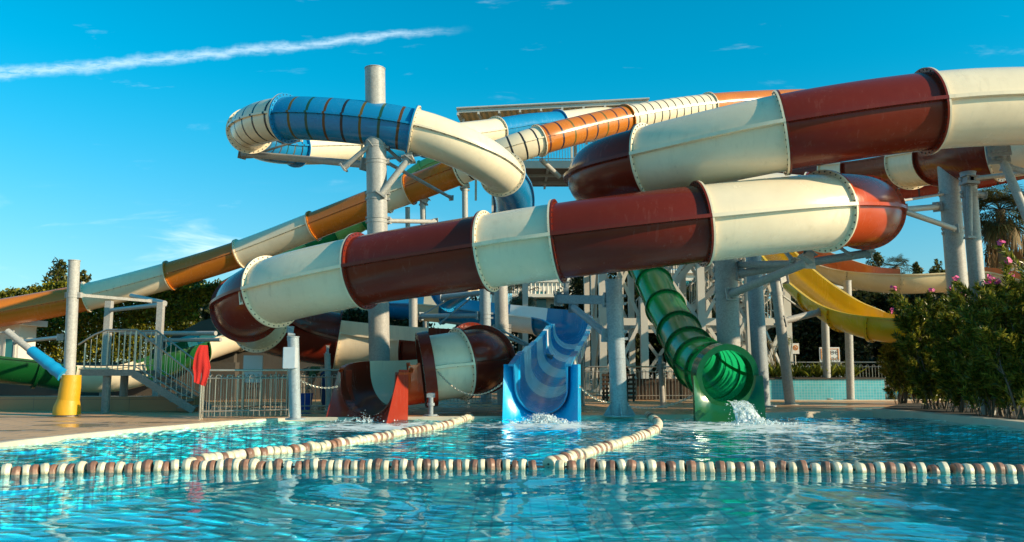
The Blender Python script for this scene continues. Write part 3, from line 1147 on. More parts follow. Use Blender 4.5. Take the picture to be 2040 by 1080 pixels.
def build_J():
    root = thing('tube_slide', (-5.0, 42.0, DECK), 'green tube slide partly hidden behind the orange and cream tube', 'water slide')
    pth = px_path([(960, 306, 41), (900, 318, 41.5), (845, 340, 42), (780, 392, 42.4), (720, 440, 42.6), (670, 466, 42.6), (610, 492, 42.4), (540, 530, 42), (450, 580, 41)], 14, 2)
    for k, c in enumerate(['green_shell', 'pale_green_shell', 'pale_green_shell', 'green_shell', 'pale_green_shell', 'green_shell', 'pale_green_shell', 'green_shell']):
        closed_section(root, pth, pth.idx(k), pth.idx(k + 1), c, 0.55, 0.08, 20, 0.05, step=0.3)


def build_K():
    root = thing('tube_slide', (17.0, 33.0, DECK), 'dark red striped tube slide far behind the right poles', 'water slide')
    pth = px_path([(1470, 420, 36), (1560, 412, 35), (1650, 398, 34), (1696, 391, 33.6), (1730, 386, 33.2), (1800, 374, 32.6), (1880, 360, 32), (1960, 345, 31.4), (2060, 322, 30.6), (2180, 290, 30)], 14, 2)
    for a, b, c in [(0, 1, 'cream_shell'), (1, 3, 'maroon_striped_shell'), (3, 4, 'cream_striped_shell'), (4, 6.2, 'maroon_striped_shell'), (6.2, 9, 'maroon_striped_shell')]:
        closed_section(root, pth, pth.idx(a), pth.idx(b), c, 0.58, 0.08, 24, 0.05, step=0.25)


def build_B():
    root = thing('open_slide', gnd(1076, 833, 0.0), 'open blue and white banded slide ending in a bright blue nose in the pool', 'water slide')
    r = 0.56
    ctrl = [at(*p) for p in [(640, 600, 30), (760, 606, 30.5), (860, 610, 30.3), (960, 622, 29.8), (1050, 632, 29.3), (1110, 640, 28.6), (1137, 650, 27.2), (1137, 662, 25.6), (1126, 689, 22.8), (1109, 716, 20.6), (1092, 748, 18.6), (1077, 774, 17.6)]]
    pth = Path(ctrl, 16, 4)
    ix = pth.idx
    back = [(0, 1, 'cream_shell'), (1, 1.8, 'blue_shell'), (1.8, 2.3, 'cream_shell'), (2.3, 3.5, 'blue_shell'), (3.5, 4.4, 'pale_blue_shell'), (4.4, 5.5, 'blue_shell')]
    for k, (a, b, c) in enumerate(back):
        open_section(root, pth, ix(a), ix(b), c, r, 0.42, 0.02, fl=0.06, nb=12, lip=0.08)
    l0, l1 = ix(5.5), pth.L[-1] - 0.02
    n = 9
    g = [l0 + (l1 - l0) * (k / n) for k in range(n + 1)]
    for k in range(n):
        c = 'pale_blue_shell' if k % 2 else 'lit_trough_blue_shell'
        f = min(1, k / 3)
        hx = (0.36, 0.36, 0.36, 0.36, 0.36, 0.36, 0.40, 0.46, 0.54)[k]
        open_section(root, pth, g[k], g[k + 1], c, r, hx, 0.02 * (1 - f) + hx * f, fl=0.05, nb=8, ends=(False, False), step=0.1, lip=0.10)
    c, t, s, n_ = pth.frame(pth.L[-1])
    fwd = Vector((t.x, t.y, 0)).normalized()
    nose(root, c + Vector((0, 0, -0.04)), fwd, r - 0.02, 0.82, 0.56, -c.z - 0.25, 0.42, 0.16, 'sunlit_blue_shell', back=0.45)
    return root


def build_C():
    root = thing('tube_slide', gnd(1470, 828, 0.0), 'green see-through tube slide pouring a white stream of water into the pool', 'water slide')
    r = 0.60
    ctrl = [at(*p) for p in [(1240, 455, 36), (1262, 495, 33), (1283, 528, 30.8), (1303, 566, 28.6), (1326, 614, 26.4), (1353, 662, 24), (1374, 699, 21.6), (1396, 725, 19.6), (1422, 741, 18.2), (1442, 748, 17.6)]]
    pth = Path(ctrl, 16, 4)
    ix = pth.idx
    for k in range(9):
        closed_section(root, pth, ix(k), ix(k + 1), 'green_shell', r, 0.075, 24, 0.05, ridge_bolts=(k > 1), step=0.1)
    c, t, s, n_ = pth.frame(pth.L[-1])
    fwd = Vector((t.x * 0.6, t.y, 0)).normalized()
    cb = MB()
    ring(cb, c + t * 0.05, t, s, n_, r - 0.03, r + 0.10, 0.34, 56)
    put(cb, 'collar', ['dark_green_shell', 'bolt_steel'], root)
    nose(root, c + fwd * 0.28, fwd, r - 0.01, 0.76, 0.0, -c.z - 0.25, 0.16, 0.10, 'dark_green_shell', back=0.08)
    return root


def build_F():
    root = thing('open_slide', (8.5, 24.0, DECK), 'open yellow slide curving down towards the pink flowering bushes', 'water slide')
    pth = px_path([(1490, 448, 33), (1530, 492, 30.5), (1572, 540, 28), (1625, 586, 25.8), (1682, 622, 24), (1742, 640, 23), (1810, 648, 22.6), (1890, 656, 22.6), (1980, 668, 23)], 16, 3)
    ix = pth.idx
    for k in range(8):
        open_section(root, pth, ix(k), ix(k + 1), 'yellow_shell', 0.52, 0.30, 0.12, nb=12, fl=0.07, lip=0.06)


def build_G():
    root = thing('open_slide', (12.0, 28.0, DECK), 'open slide cream outside and orange inside, sweeping across behind the right poles', 'water slide')
    pth = px_path([(1500, 470, 37), (1560, 492, 34.5), (1625, 522, 32), (1705, 548, 29.6), (1795, 556, 28.6), (1886, 553, 28.4), (1965, 552, 28.2), (2045, 570, 27.6), (2130, 600, 27), (2220, 630, 27)], 16, 3)
    ix = pth.idx
    for k in range(9):
        hm = 0.42 if k < 4 or k > 5 else 0.14
        open_section(root, pth, ix(k), ix(k + 1), 'cream_trough_shell', 0.50, hm, 0.12, inner='terracotta_shell', nb=10, fl=0.06, lip=0.06)


def build_H():
    root = thing('open_slide', (-10.5, 24.0, DECK), 'low green and white open slide running behind the metal staircase', 'water slide')
    pth = px_path([(-260, 690, 22), (-120, 704, 22.5), (0, 718, 23.2), (75, 726, 23.8), (152, 737, 24.4), (225, 738, 24.8), (280, 727, 25.2), (345, 703, 25.8), (402, 682, 26.6), (470, 660, 27.4), (560, 640, 28.4)], 16, 3)
    ix = pth.idx
    for a, b, c in [(0, 1, 'opaque_green_shell'), (1, 3, 'opaque_green_shell'), (3, 4, 'opaque_green_shell'), (4, 6, 'cream_shell'), (6, 7.9, 'opaque_green_shell'), (7.9, 9, 'cream_shell'), (9, 10, 'cream_shell')]:
        open_section(root, pth, ix(a), ix(b), c, 0.62, 0.14, 0.10, nb=12, lip=0.06)
    # teal side board standing on the far wall
    b = MB()
    p0, p1 = at(335, 706, 26.6), at(398, 686, 27.2)
    d = (p1 - p0)
    M = Matrix.Identity(4)
    b.beam(p0 + Vector((0, 0, 0.16)), p1 + Vector((0, 0, 0.16)), 0.05, 0.5)
    put(b, 'side_board', 'aqua_board', root)


gelcoat('aqua_board', (0.05, 0.33, 0.36), stain=(0.1, 0.3, 0.3))
build_B(); build_C(); build_D(); build_E(); build_F(); build_G(); build_H(); build_J(); build_K()


# ================================================================== STEEL POLES AND BRACKETS
def pole(label, px_top, py_top, px_b, py_b, Y, dia, base_on_deck=True, arms=(), mat='galvanised', name='support_pole', gussets=False, group='steel support poles', cap=True):
    top, bot = at(px_top, py_top, Y), at(px_b, py_b, Y)
    d = (top - bot)
    if base_on_deck:
        bot = bot + d * ((DECK - bot.z) / d.z)
    else:
        bot = Vector((bot.x, bot.y, DECK))
    bot.y = Y
    root = thing(name, bot, label, 'pole', group)
    r = dia / 2
    mb = MB()
    mb.tube([bot, bot * 0.5 + top * 0.5, top], r, 28)
    if cap:
        mb.tube([top, top + Vector((0, 0, 0.018))], r + 0.012, 28)
    mb.tube([bot, bot + Vector((0, 0, 0.03))], r * 1.75, 28)
    sh = put(mb, 'shaft', mat, root)
    # thin weld band
    wb = MB()
    wp = bot + (top - bot) * 0.42
    wb.tube([wp, wp + Vector((0, 0, 0.02))], r + 0.006, 28)
    put(wb, 'weld_band', mat, root)
    if gussets:
        for k in range(4):
            a = k * math.pi / 2
            u = Vector((math.cos(a), math.sin(a), 0)); w = Vector((-math.sin(a), math.cos(a), 0)) * 0.012
            p = [u * (r - 0.01), u * (r * 1.9), u * (r - 0.01) + Vector((0, 0, 0.30))]
            g = MB()
            vs = [bot + q + w for q in p] + [bot + q - w for q in p]
            vs = [v + Vector((0, 0, 0.025)) for v in vs]
            g.add(vs, [(0, 1, 2), (5, 4, 3), (0, 3, 4, 1), (1, 4, 5, 2), (2, 5, 3, 0)])
            put(g, 'gusset', mat, root, smooth=False)
    for (p0, p1, ra, typ) in arms:
        p0, p1 = at(*p0), at(*p1)
        m2 = MB()
        if typ == 'beam':
            m2.beam(p0, p1, ra * 2, ra * 2)
        else:
            m2.tube([p0, p1], ra, 14)
        t = (p1 - p0).normalized()
        for e in (p0, p1):                                  # clamp band round the shaft
            ax = bot + (top - bot) * ((e.z - bot.z) / (top.z - bot.z)) if top.z > bot.z else bot
            if (Vector((e.x, e.y, 0)) - Vector((ax.x, ax.y, 0))).length < r * 1.9 and DECK < e.z < top.z:
                for dz in (-ra * 0.9, ra * 0.9):
                    m2.tube([ax + Vector((0, 0, dz - 0.03)), ax + Vector((0, 0, dz + 0.03))], r + 0.014, 24)
                    for sg in (-1, 1):
                        m2.box((ax.x + sg * (r + 0.005) - 0.03, ax.y - 0.05, ax.z + dz - 0.03), (ax.x + sg * (r + 0.045) + 0.03, ax.y + 0.05, ax.z + dz + 0.03))
        # bolted end plates
        for e, sg in ((p0, 1), (p1, -1)):
            m2.beam(e - t * 0.02, e + t * sg * 0.03, ra * 3.0, ra * 3.4)
            m2.beam(e + t * sg * 0.05, e + t * sg * 0.16, ra * 0.7, ra * 2.6)
        put(m2, 'bracket_arm', mat, root)
    return root


pole('tallest grey steel pole, standing in the middle of the striped blue and cream loop', 747, 138, 756, 720, 20.6, 0.53, arms=[
    ((727, 328, 21.2), (482, 306, 24.2), 0.10, 'tube'), ((684, 334, 20.6), (742, 285, 20.4), 0.07, 'tube'), ((512, 306, 24.0), (602, 278, 23), 0.035, 'tube'),
    ((758, 388, 20.4), (815, 315, 20.5), 0.085, 'tube'), ((768, 322, 20.6), (900, 395, 24), 0.05, 'tube'), ((765, 290, 20.8), (800, 322, 21), 0.045, 'tube'),
    ((770, 440, 20.7), (870, 442, 22), 0.06, 'tube'), ((814, 318, 20.6), (817, 300, 20.7), 0.10, 'tube'), ((492, 312, 24.1), (492, 292, 24.1), 0.09, 'tube')])
pole('thick grey pole behind the green tube mouth with three long arms', 1444, 498, 1452, 690, 20.6, 0.58, arms=[
    ((1456, 586, 20.2), (1614, 520, 17.6), 0.10, 'tube'), ((1470, 546, 20.5), (1738, 503, 18.8), 0.10, 'tube'), ((1470, 528, 20.6), (1590, 525, 18.8), 0.085, 'tube'),
    ((1545, 478, 18.6), (1580, 520, 18), 0.045, 'tube'), ((1606, 516, 17.3), (1615, 500, 17.3), 0.09, 'beam'), ((1735, 500, 18.6), (1738, 488, 18.6), 0.05, 'beam'),
    ((1640, 470, 18.8), (1700, 512, 18.6), 0.04, 'tube'), ((1652, 498, 18.6), (1700, 478, 18.6), 0.03, 'beam')])
pole('blunt grey pole with flared foot standing between the blue and green slides', 1222, 559, 1234, 824, 18.2, 0.38, gussets=True, mat='galvanised_blue', arms=[
    ((1212, 598, 18.3), (1112, 596, 19.6), 0.10, 'beam'), ((1210, 668, 18.3), (1142, 612, 22), 0.09, 'tube'), ((1128, 596, 19.5), (1128, 560, 19.5), 0.06, 'beam')])
pole('thick right pole behind the cream slide, holding slanted struts', 1887, 318, 1918, 700, 21.5, 0.52, arms=[
    ((1902, 456, 21.2), (1792, 418, 18.6), 0.07, 'tube'), ((1868, 412, 21.5), (1798, 418, 19), 0.08, 'tube'), ((1885, 386, 21.5), (1796, 400, 20), 0.035, 'tube')])
pole('right pole in front of the cream slide with a short strut on its face', 1928, 345, 1958, 700, 18.2, 0.33, arms=[
    ((1932, 474, 17.9), (1931, 368, 17.9), 0.06, 'tube'), ((1931, 366, 17.9), (1931, 350, 17.9), 0.10, 'beam'), ((1936, 356, 18), (2060, 342, 18), 0.05, 'tube'), ((1940, 385, 18.1), (1965, 390, 18.1), 0.05, 'tube')])
pole('slim grey pole with a white cabinet under the left bend of the maroon tube', 584, 672, 588, 830, 17.0, 0.235, arms=[((580, 672, 17.1), (578, 655, 17.3), 0.05, 'beam')], mat='galvanised_blue')
pole('grey pole just right of the thick pole, shadowed by the yellow slide', 1500, 500, 1516, 760, 23.0, 0.44, mat='galvanised_blue')
pole('thinner pole holding an arm under the yellow slide', 1545, 562, 1570, 770, 24.0, 0.30, arms=[((1560, 640, 24), (1640, 620, 24.4), 0.10, 'tube'), ((1553, 585, 24), (1610, 625, 26), 0.03, 'tube'), ((1545, 560, 24), (1560, 552, 24.4), 0.12, 'beam')])
pole('grey round pole right of the back blue trough', 997, 540, 1003, 760, 24.0, 0.40, arms=[((985, 660, 24), (1100, 712, 22.6), 0.04, 'tube'), ((985, 650, 24), (1060, 690, 23), 0.03, 'tube')])
pole('square grey post in front of the back blue trough', 966, 560, 968, 760, 26.0, 0.36, arms=[((955, 629, 26), (838, 630, 27.6), 0.08, 'tube'), ((990, 580, 26), (880, 592, 27), 0.09, 'tube'), ((842, 628, 27.5), (900, 592, 27), 0.03, 'tube'), ((876, 645, 26.5), (945, 588, 26.5), 0.03, 'tube')], mat='galvanised_blue')
pole('short sunlit pole left of the back blue trough', 823, 596, 824, 760, 28.0, 0.30)
pole('thin grey post with a tie bolt beside the red chute', 652, 706, 655, 800, 20.4, 0.15, arms=[((652, 706, 20.4), (653, 690, 20.6), 0.03, 'beam')])
pole('short thin post right of the blue slide', 1159, 708, 1161, 795, 23.0, 0.12)
pole('short square post left of the green tube with bolted foot', 1316, 728, 1320, 800, 22.0, 0.14, arms=[((1314, 730, 22), (1316, 712, 22.3), 0.05, 'beam')])
pole('thin pole left behind the yellow slide', 1641, 560, 1648, 770, 28.5, 0.26)
pole('thin pole behind the lower bend of the yellow slide', 1688, 560, 1694, 770, 27.5, 0.26)
pole('right arm pole leaning out of the picture beneath the top maroon band', 2075, 455, 2100, 700, 15.6, 0.30, arms=[((1990, 300, 16.4), (2058, 462, 15.8), 0.085, 'tube'), ((1988, 308, 16.4), (1990, 292, 16.2), 0.14, 'beam'), ((1998, 330, 16.4), (2080, 352, 16.2), 0.06, 'tube')])
pole('grey pole holding the middle of the orange tube', 842, 400, 846, 560, 32.8, 0.24, arms=[((842, 402, 32.8), (848, 392, 32.8), 0.14, 'beam')])
pole('square grey post under the cream flange of the orange tube', 926, 372, 928, 600, 32.2, 0.24, arms=[((926, 374, 32.2), (924, 366, 32.2), 0.12, 'beam')])
pole('thin grey post between the orange tube and the tallest pole', 812, 414, 814, 600, 36.0, 0.22)


# ================================================================== FLOATING LANE LINES
def float_mesh(name, mat):
    """barrel float with rounded shoulders, a raised belt and a cross rib"""
    prof = [(-0.062, 0.045), (-0.066, 0.085), (-0.061, 0.100), (-0.050, 0.108), (-0.014, 0.112), (-0.009, 0.115), (0.009, 0.115), (0.014, 0.112), (0.050, 0.108), (0.061, 0.100), (0.066, 0.085), (0.062, 0.045)]
    seg = 26
    mb = MB()
    vs = []
    for x, r in prof:
        for k in range(seg):
            a = 2 * math.pi * k / seg
            rr = r + (0.004 if k % (seg // 2) == 0 else 0)
            vs.append((x * 0.66, rr * 0.72 * math.cos(a), rr * 0.72 * math.sin(a)))
    fs = []
    for i in range(len(prof) - 1):
        for k in range(seg):
            k2 = (k + 1) % seg
            fs.append((i * seg + k, (i + 1) * seg + k, (i + 1) * seg + k2, i * seg + k2))
    fs.append(tuple(range(seg))); fs.append(tuple(reversed([(len(prof) - 1) * seg + k for k in range(seg)])))
    mb.add(vs, fs, 0)
    o = mb.build(name, mat)
    return o


FLOATS = {}


def lane_line(label, pts, spacing, seed, start=0, loose=0.0, cream_only=0.0, long=1.0):
    r = random.Random(seed)
    P = [gnd(x, y, 0.0) for x, y in pts]
    pth = Path([Vector((p.x, p.y, 0.027)) for p in P], 10)
    root = thing('lane_line', (P[0].x, P[0].y, 0), label, 'lane line', 'float lines dividing the pool')
    rb = MB()
    rb.tube([pth.point(l) for l in np.linspace(0, pth.L[-1], 60)], 0.012, 6)
    put(rb, 'rope', 'float_rope', root)
    l, k = 0.06, start
    while l < pth.L[-1] - 0.06:
        c, t, s_, n_ = pth.frame(l)
        colr = 'float_cream' if (k % 2 == 0 or r.random() < cream_only) else 'float_brown'
        c = c + Vector((0, 0, r.uniform(-0.014, 0.016)))
        ang = math.atan2(t.y, t.x) + r.gauss(0, 0.09 + loose)
        rot = (r.uniform(0, 6.28), r.gauss(0, 0.05 + loose * 0.5), ang)
        if colr not in FLOATS:
            o = float_mesh('float', colr)
            FLOATS[colr] = o
            o.parent = root
            o.matrix_parent_inverse = Matrix.Translation(-PW_LOC[root.name])
            o.location = c; o.rotation_euler = rot
        else:
            o = dup(FLOATS[colr], root, c, rot)
        sc = r.uniform(0.90, 1.06)
        o.scale = (sc * long, sc, sc)
        l += spacing * r.uniform(0.94, 1.08)
        if r.random() < 0.05:
            l += spacing * 0.25
        k += 1 if r.random() > 0.06 else 2
    return root


lane_line('line of brown and cream floats across the front left edge of the pool', [(-40, 949), (120, 943), (250, 940), (360, 937)], 0.087, 1, loose=0.08)
lane_line('long line of brown and cream floats across the middle front of the pool', [(362, 937), (600, 935), (850, 935), (1085, 935)], 0.087, 2, loose=0.06)
lane_line('line of well spaced brown and white floats across the front right of the pool', [(1105, 935), (1230, 936), (1500, 939), (1800, 942), (2120, 945)], 0.105, 3, loose=0.06, long=1.14)
lane_line('pale line of floats slanting from front left towards the red chute', [(372, 928), (480, 913), (600, 900), (700, 886), (800, 868), (880, 852), (938, 834)], 0.099, 4, cream_only=0.5, loose=0.05, long=1.12)
lane_line('short curved line of floats bending away to the pool edge before the green slide', [(1092, 930), (1170, 908), (1215, 894), (1262, 879), (1300, 863), (1312, 847), (1290, 829)], 0.098, 5, cream_only=0.4, loose=0.05, long=1.12)


# ================================================================== WATER SPLASHES
def splash_mat():
    m, n, p, out = new_mat('white_water')
    p.inputs['Base Color'].default_value = (0.80, 0.88, 0.90, 1)
    p.inputs['Roughness'].default_value = 0.25
    tr = n.node('ShaderNodeBsdfTransparent')
    geo = n.node('ShaderNodeNewGeometry')
    f = n.noise(n.mapping(geo.outputs['Position'], (14, 14, 5)), 1.0, 5, 0.7)
    mx = n.node('ShaderNodeMixShader')
    n.link(n.math('MULTIPLY_ADD', n.smooth(f, 0.36, 0.62), 0.75, 0.12), mx.inputs[0])
    n.link(tr.outputs[0], mx.inputs[1]); n.link(p.outputs[0], mx.inputs[2])
    n.link(mx.outputs[0], out.inputs[0])


splash_mat()


def blob(mb, c, r, rn):
    ico = [(0, 0, 1), (0.894, 0, 0.447), (0.276, 0.851, 0.447), (-0.724, 0.526, 0.447), (-0.724, -0.526, 0.447), (0.276, -0.851, 0.447),
           (0.724, 0.526, -0.447), (-0.276, 0.851, -0.447), (-0.894, 0, -0.447), (-0.276, -0.851, -0.447), (0.724, -0.526, -0.447), (0, 0, -1)]
    F = [(0, 1, 2), (0, 2, 3), (0, 3, 4), (0, 4, 5), (0, 5, 1), (1, 6, 2), (2, 7, 3), (3, 8, 4), (4, 9, 5), (5, 10, 1), (6, 7, 2), (7, 8, 3), (8, 9, 4), (9, 10, 5), (10, 6, 1), (11, 7, 6), (11, 8, 7), (11, 9, 8), (11, 10, 9), (11, 6, 10)]
    mb.add([c + Vector(q) * r * rn.uniform(0.7, 1.25) for q in ico], F)


def splash(label, px, py, n_drops, spread, height, seed, stream=None):
    rn = random.Random(seed)
    g = gnd(px, py, 0)
    mb = MB()
    for _ in range(n_drops):
        a, d = rn.uniform(0, 6.28), abs(rn.gauss(0, spread))
        z = abs(rn.gauss(0, height)) * math.exp(-d / spread * 0.6)
        blob(mb, Vector((g.x + d * math.cos(a) * 1.4, g.y + d * math.sin(a) * 0.8, z)), rn.uniform(0.003, 0.011) * (1.5 if z < 0.05 else 1), rn)
    if stream:
        p0, p1, w0, w1 = stream
        R_, Cn = 16, 14
        vs = []
        for layer in range(2):
            for i in range(R_ + 1):
                f = i / R_
                c = p0.lerp(p1, f ** 0.62)
                c.z = p0.z + (p1.z - p0.z) * f ** 1.7
                for j in range(Cn + 1):
                    q = (j / Cn - 0.5) * 2
                    w = w0 + (w1 - w0) * f
                    nz = mnoise.noise(Vector((q * 3 + seed, f * 4, layer * 5))) * 0.05 * (0.3 + f)
                    vs.append(c + Vector((q * w + nz, -0.10 * (1 - q * q) * (1 if layer == 0 else 0.2) + nz, 0.03 * (q * q))))
        k = (R_ + 1) * (Cn + 1)
        fs = []
        for layer in range(2):
            for i in range(R_):
                for j in range(Cn):
                    a = layer * k + i * (Cn + 1) + j
                    fs.append((a, a + 1, a + Cn + 2, a + Cn + 1))
        mb.add(vs, fs)
        for _ in range(420):
            f = rn.random()
            c = p0.lerp(p1, f ** 0.62)
            c.z = p0.z + (p1.z - p0.z) * f ** 1.7
            blob(mb, c + Vector((rn.gauss(0, w0 * 0.6 + 0.06 * f), rn.gauss(-0.08, 0.05), rn.gauss(0, 0.02))), rn.uniform(0.004, 0.014), rn)
        # frothing heap at the foot
        for _ in range(450):
            a, d = rn.uniform(0, 6.28), abs(rn.gauss(0, 0.30))
            blob(mb, Vector((p1.x + 0.1 + d * math.cos(a) * 1.3, p1.y + d * math.sin(a) * 0.8, max(0, 0.17 * (1 - d / 0.5)) * rn.random())), rn.uniform(0.006, 0.026), rn)
    o = mb.build('splash', 'white_water', origin=(g.x, g.y, 0))
    tag(o, label, 'splash', kind='stuff')


splash('white splash at the foot of the red chute', 728, 840, 260, 0.30, 0.09, 21)
splash('white splash in front of the blue slide nose', 1076, 836, 240, 0.26, 0.10, 22, (Vector((gnd(1076, 836).x, 17.15, 0.14)), Vector((gnd(1076, 836).x, 16.85, 0.0)), 0.16, 0.22))
g_ = gnd(1470, 832)
splash('white stream falling from the green tube and frothing in the pool', 1500, 836, 420, 0.42, 0.10, 23, (Vector((at(1462, 790, 17.0).x, 17.05, 0.42)), Vector((at(1488, 790, 16.6).x, 16.5, 0.0)), 0.17, 0.26))


# ================================================================== FENCES, STAIRS, FRAMES
def hoop_fence(label, pts, height, spacing=0.11, group='hooped metal railings', posts=1.5, name='railing', base=DECK, rail_over=True, detail=True, parts_hoops=True):
    """pts: ground points (Vector) ; hoops are inverted U bars, each a part"""
    root = thing(name, pts[0], label, 'railing', group)
    hoop_src = None
    for a, b in zip(pts[:-1], pts[1:]):
        d = Vector((b.x - a.x, b.y - a.y, 0)); L = d.length; t = d.normalized()
        up = Vector((0, 0, 1))
        za, zb = a.z, b.z
        def P(l, h):
            return Vector((a.x + t.x * l, a.y + t.y * l, za + (zb - za) * l / L + h))
        tr = MB(); tr.tube([P(0, height), P(L, height)], 0.026, 10); put(tr, 'top_rail', 'stainless', root)
        for h in (height - 0.17, 0.16):
            r_ = MB(); r_.tube([P(0, h), P(L, h)], 0.014, 8); put(r_, 'cross_rail', 'stainless', root)
        np_ = max(1, round(L / posts))
        for k in range(np_ + 1):
            l = L * k / np_
            p_ = MB(); p_.tube([P(l, 0), P(l, height)], 0.021, 10); p_.tube([P(l, 0), P(l, 0.015)], 0.05, 10); put(p_, 'post', 'stainless', root)
        n = int(L / (spacing * 2))
        hw = spacing * 0.5
        merged = MB()
        for k in range(n):
            l = (k + 0.5) * L / n
            top = height - 0.10
            path = [P(l - hw, 0.04), P(l - hw, top - hw)] + [P(l - hw * math.cos(q), top - hw + hw * math.sin(q)) for q in np.linspace(0.3, math.pi - 0.3, 6)] + [P(l + hw, top - hw), P(l + hw, 0.04)]
            if parts_hoops:
                if hoop_src is None:
                    hb = MB(); hb.tube(path, 0.0095, 6)
                    hoop_src = hb.build('hoop_bar', 'stainless', root, origin=P(l, 0))
                    hoop_dir = math.atan2(t.y, t.x)
                else:
                    dup(hoop_src, root, P(l, 0), (0, 0, math.atan2(t.y, t.x) - hoop_dir))
            else:
                merged.tube(path, 0.011, 5)
        if not parts_hoops and merged.v:
            put(merged, 'bar_panel', 'stainless', root)
    return root


near_a = gnd(393, 836, DECK); near_b = gnd(583, 831.5, DECK)
fA = [Vector((near_a.x, near_a.y + 0.12, DECK)), Vector((near_b.x - 0.12, near_b.y + 0.12, DECK))]
hoop_fence('stainless hooped railing with a red towel at the pool edge', fA, 1.02, posts=1.35)
hoop_fence('stainless hooped railing running back from the towel corner', [fA[0] + Vector((0, 0.1, 0)), Vector((fA[0].x + 0.9, fA[0].y + 5.0, DECK))], 1.02)
hoop_fence('stainless hooped railing behind the slim pole and the bending man', [Vector((at(598, 0, 19.6).x, 19.6, DECK)), Vector((at(735, 0, 19.8).x, 19.8, DECK))], 1.02, posts=1.3)
hoop_fence('stainless railing beyond the maroon chute and blue slide', [Vector((at(860, 0, 25).x, 25, DECK)), Vector((at(1010, 0, 25).x, 25, DECK))], 1.02, parts_hoops=False)
hoop_fence('railing with hoops behind the blunt pole, between blue and green slides', [Vector((at(1150, 0, 27).x, 27, DECK)), Vector((at(1385, 0, 27.5).x, 27.5, DECK))], 1.12, parts_hoops=False)
hoop_fence('railing behind the tiled planter on the right', [Vector((at(1528, 0, 31.0).x, 31.0, 0.30)), Vector((at(1660, 0, 31).x, 31, 0.30)), Vector((at(1850, 0, 30.4).x, 30.4, 0.30))], 1.05, parts_hoops=False, posts=1.8)


def build_stairs():
    Y = 19.6
    root = thing('metal_stairs', (at(260, 800, Y).x, Y, DECK), 'grey metal staircase with a small landing and barred handrails beside the yellow padded pole', 'stairs')
    zt = at(200, 738, Y).z
    x0, x1, x2 = at(163, 738, Y).x, at(268, 738, Y).x, at(382, 800, Y).x
    w = 1.1
    lb = MB()
    lb.box((x0, Y, zt - 0.10), (x1, Y + w, zt))
    lb.box((x0 - 0.02, Y - 0.03, zt - 0.13), (x1 + 0.02, Y - 0.002, zt + 0.02))
    put(lb, 'landing', 'steel_grey', root, smooth=False)
    nst = 6
    for k in range(nst):
        f = (k + 1) / (nst + 1)
        x, z = x1 + (x2 - x1) * f, zt + (DECK - zt) * f
        tb = MB(); tb.box((x - 0.15, Y + 0.03, z - 0.04), (x + 0.14, Y + w - 0.03, z)); put(tb, 'tread', 'steel_grey', root, smooth=False)
    for yy in (Y, Y + w):
        sb = MB(); sb.beam((x1 - 0.02, yy, zt - 0.08), (x2 + 0.06, yy, DECK + 0.05), 0.05, 0.17); put(sb, 'stringer', 'steel_grey', root, smooth=False)
        h = 0.98
        rb = MB()
        px0 = x0 + 0.05
        if yy == Y:
            rb.tube([(x0 - 0.12, yy, zt + 0.62), (x0 + 0.25, yy, zt + h - 0.12), (x0 + 0.55, yy, zt + h), (x1, yy, zt + h), (x2 - 0.05, yy, DECK + h - 0.02), (x2 + 0.0, yy, DECK + h - 0.12), (x2, yy, DECK + 0.35), (x2 - 0.18, yy, DECK + 0.42)], 0.024, 8)
        else:
            rb.tube([(x0, yy, zt + h), (x1, yy, zt + h + 0.03), (x2, yy, DECK + h), (x2, yy, DECK + 0.2)], 0.024, 8)
        put(rb, 'handrail', 'stainless', root)
        lr = MB(); lr.tube([(px0, yy, zt + 0.12), (x1 - 0.05, yy, zt + 0.12)], 0.014, 6); lr.tube([(x1, yy, zt + 0.10), (x2 - 0.2, yy, DECK + 0.40)], 0.014, 6)
        put(lr, 'lower_rail', 'stainless', root)
        n1 = 9
        for k in range(n1 + 1):
            x = px0 + (x1 - px0) * k / n1
            top = h if k > 3 else h - 0.30 * (1 - k / 3.2) - 0.02
            bb = MB(); bb.tube([(x, yy, zt + 0.02), (x, yy, zt + (top if yy == Y else h))], 0.010 if 0 < k < n1 else 0.022, 6); put(bb, 'baluster', 'stainless', root)
        n2 = 11
        for k in range(1, n2):
            f = k / n2
            x, z = x1 + (x2 - x1) * f, zt + (DECK - zt) * f
            bb = MB(); bb.tube([(x, yy, z + 0.10), (x, yy, z + h)], 0.010, 6); put(bb, 'baluster', 'stainless', root)
    for px in (207,):
        for yy in (Y + 0.12, Y + w - 0.1):
            pb = MB(); x = at(px, 780, Y).x; pb.tube([(x, yy, DECK), (x, yy, zt - 0.1)], 0.095, 16); put(pb, 'support_leg', 'steel_grey', root)
    return root


build_stairs()

# left pole with yellow pad and blue padded brace
lp = pole('left grey pole wrapped in a yellow foot pad', 148, 520, 136, 790, 18.3, 0.245, group='padded poles', name='padded_pole', arms=[((158, 588, 18.3), (300, 600, 21.5), 0.035, 'beam'), ((120, 672, 18.5), (30, 682, 22), 0.045, 'tube')])
c = PW_LOC[lp.name]
mb = MB()
zt = at(134, 747, 18.3).z
mb.tube([(c.x - 0.02, c.y, DECK + 0.03), (c.x - 0.02, c.y, DECK + 0.18), (c.x, c.y, DECK + 0.36)], [0.285, 0.28, 0.232], 24)
mb.tube([(c.x, c.y, DECK + 0.33), (c.x + 0.015, c.y, DECK + 0.6), (c.x + 0.025, c.y, zt - 0.25), (c.x + 0.03, c.y, zt)], [0.225, 0.222, 0.215, 0.205], 24)
put(mb, 'foot_pad', 'yellow_pad', lp)
br = thing('padded_brace', at(128, 752, 18.2), 'slanted grey tube brace with a bright blue pad left of the yellow pad', 'brace', 'padded poles')
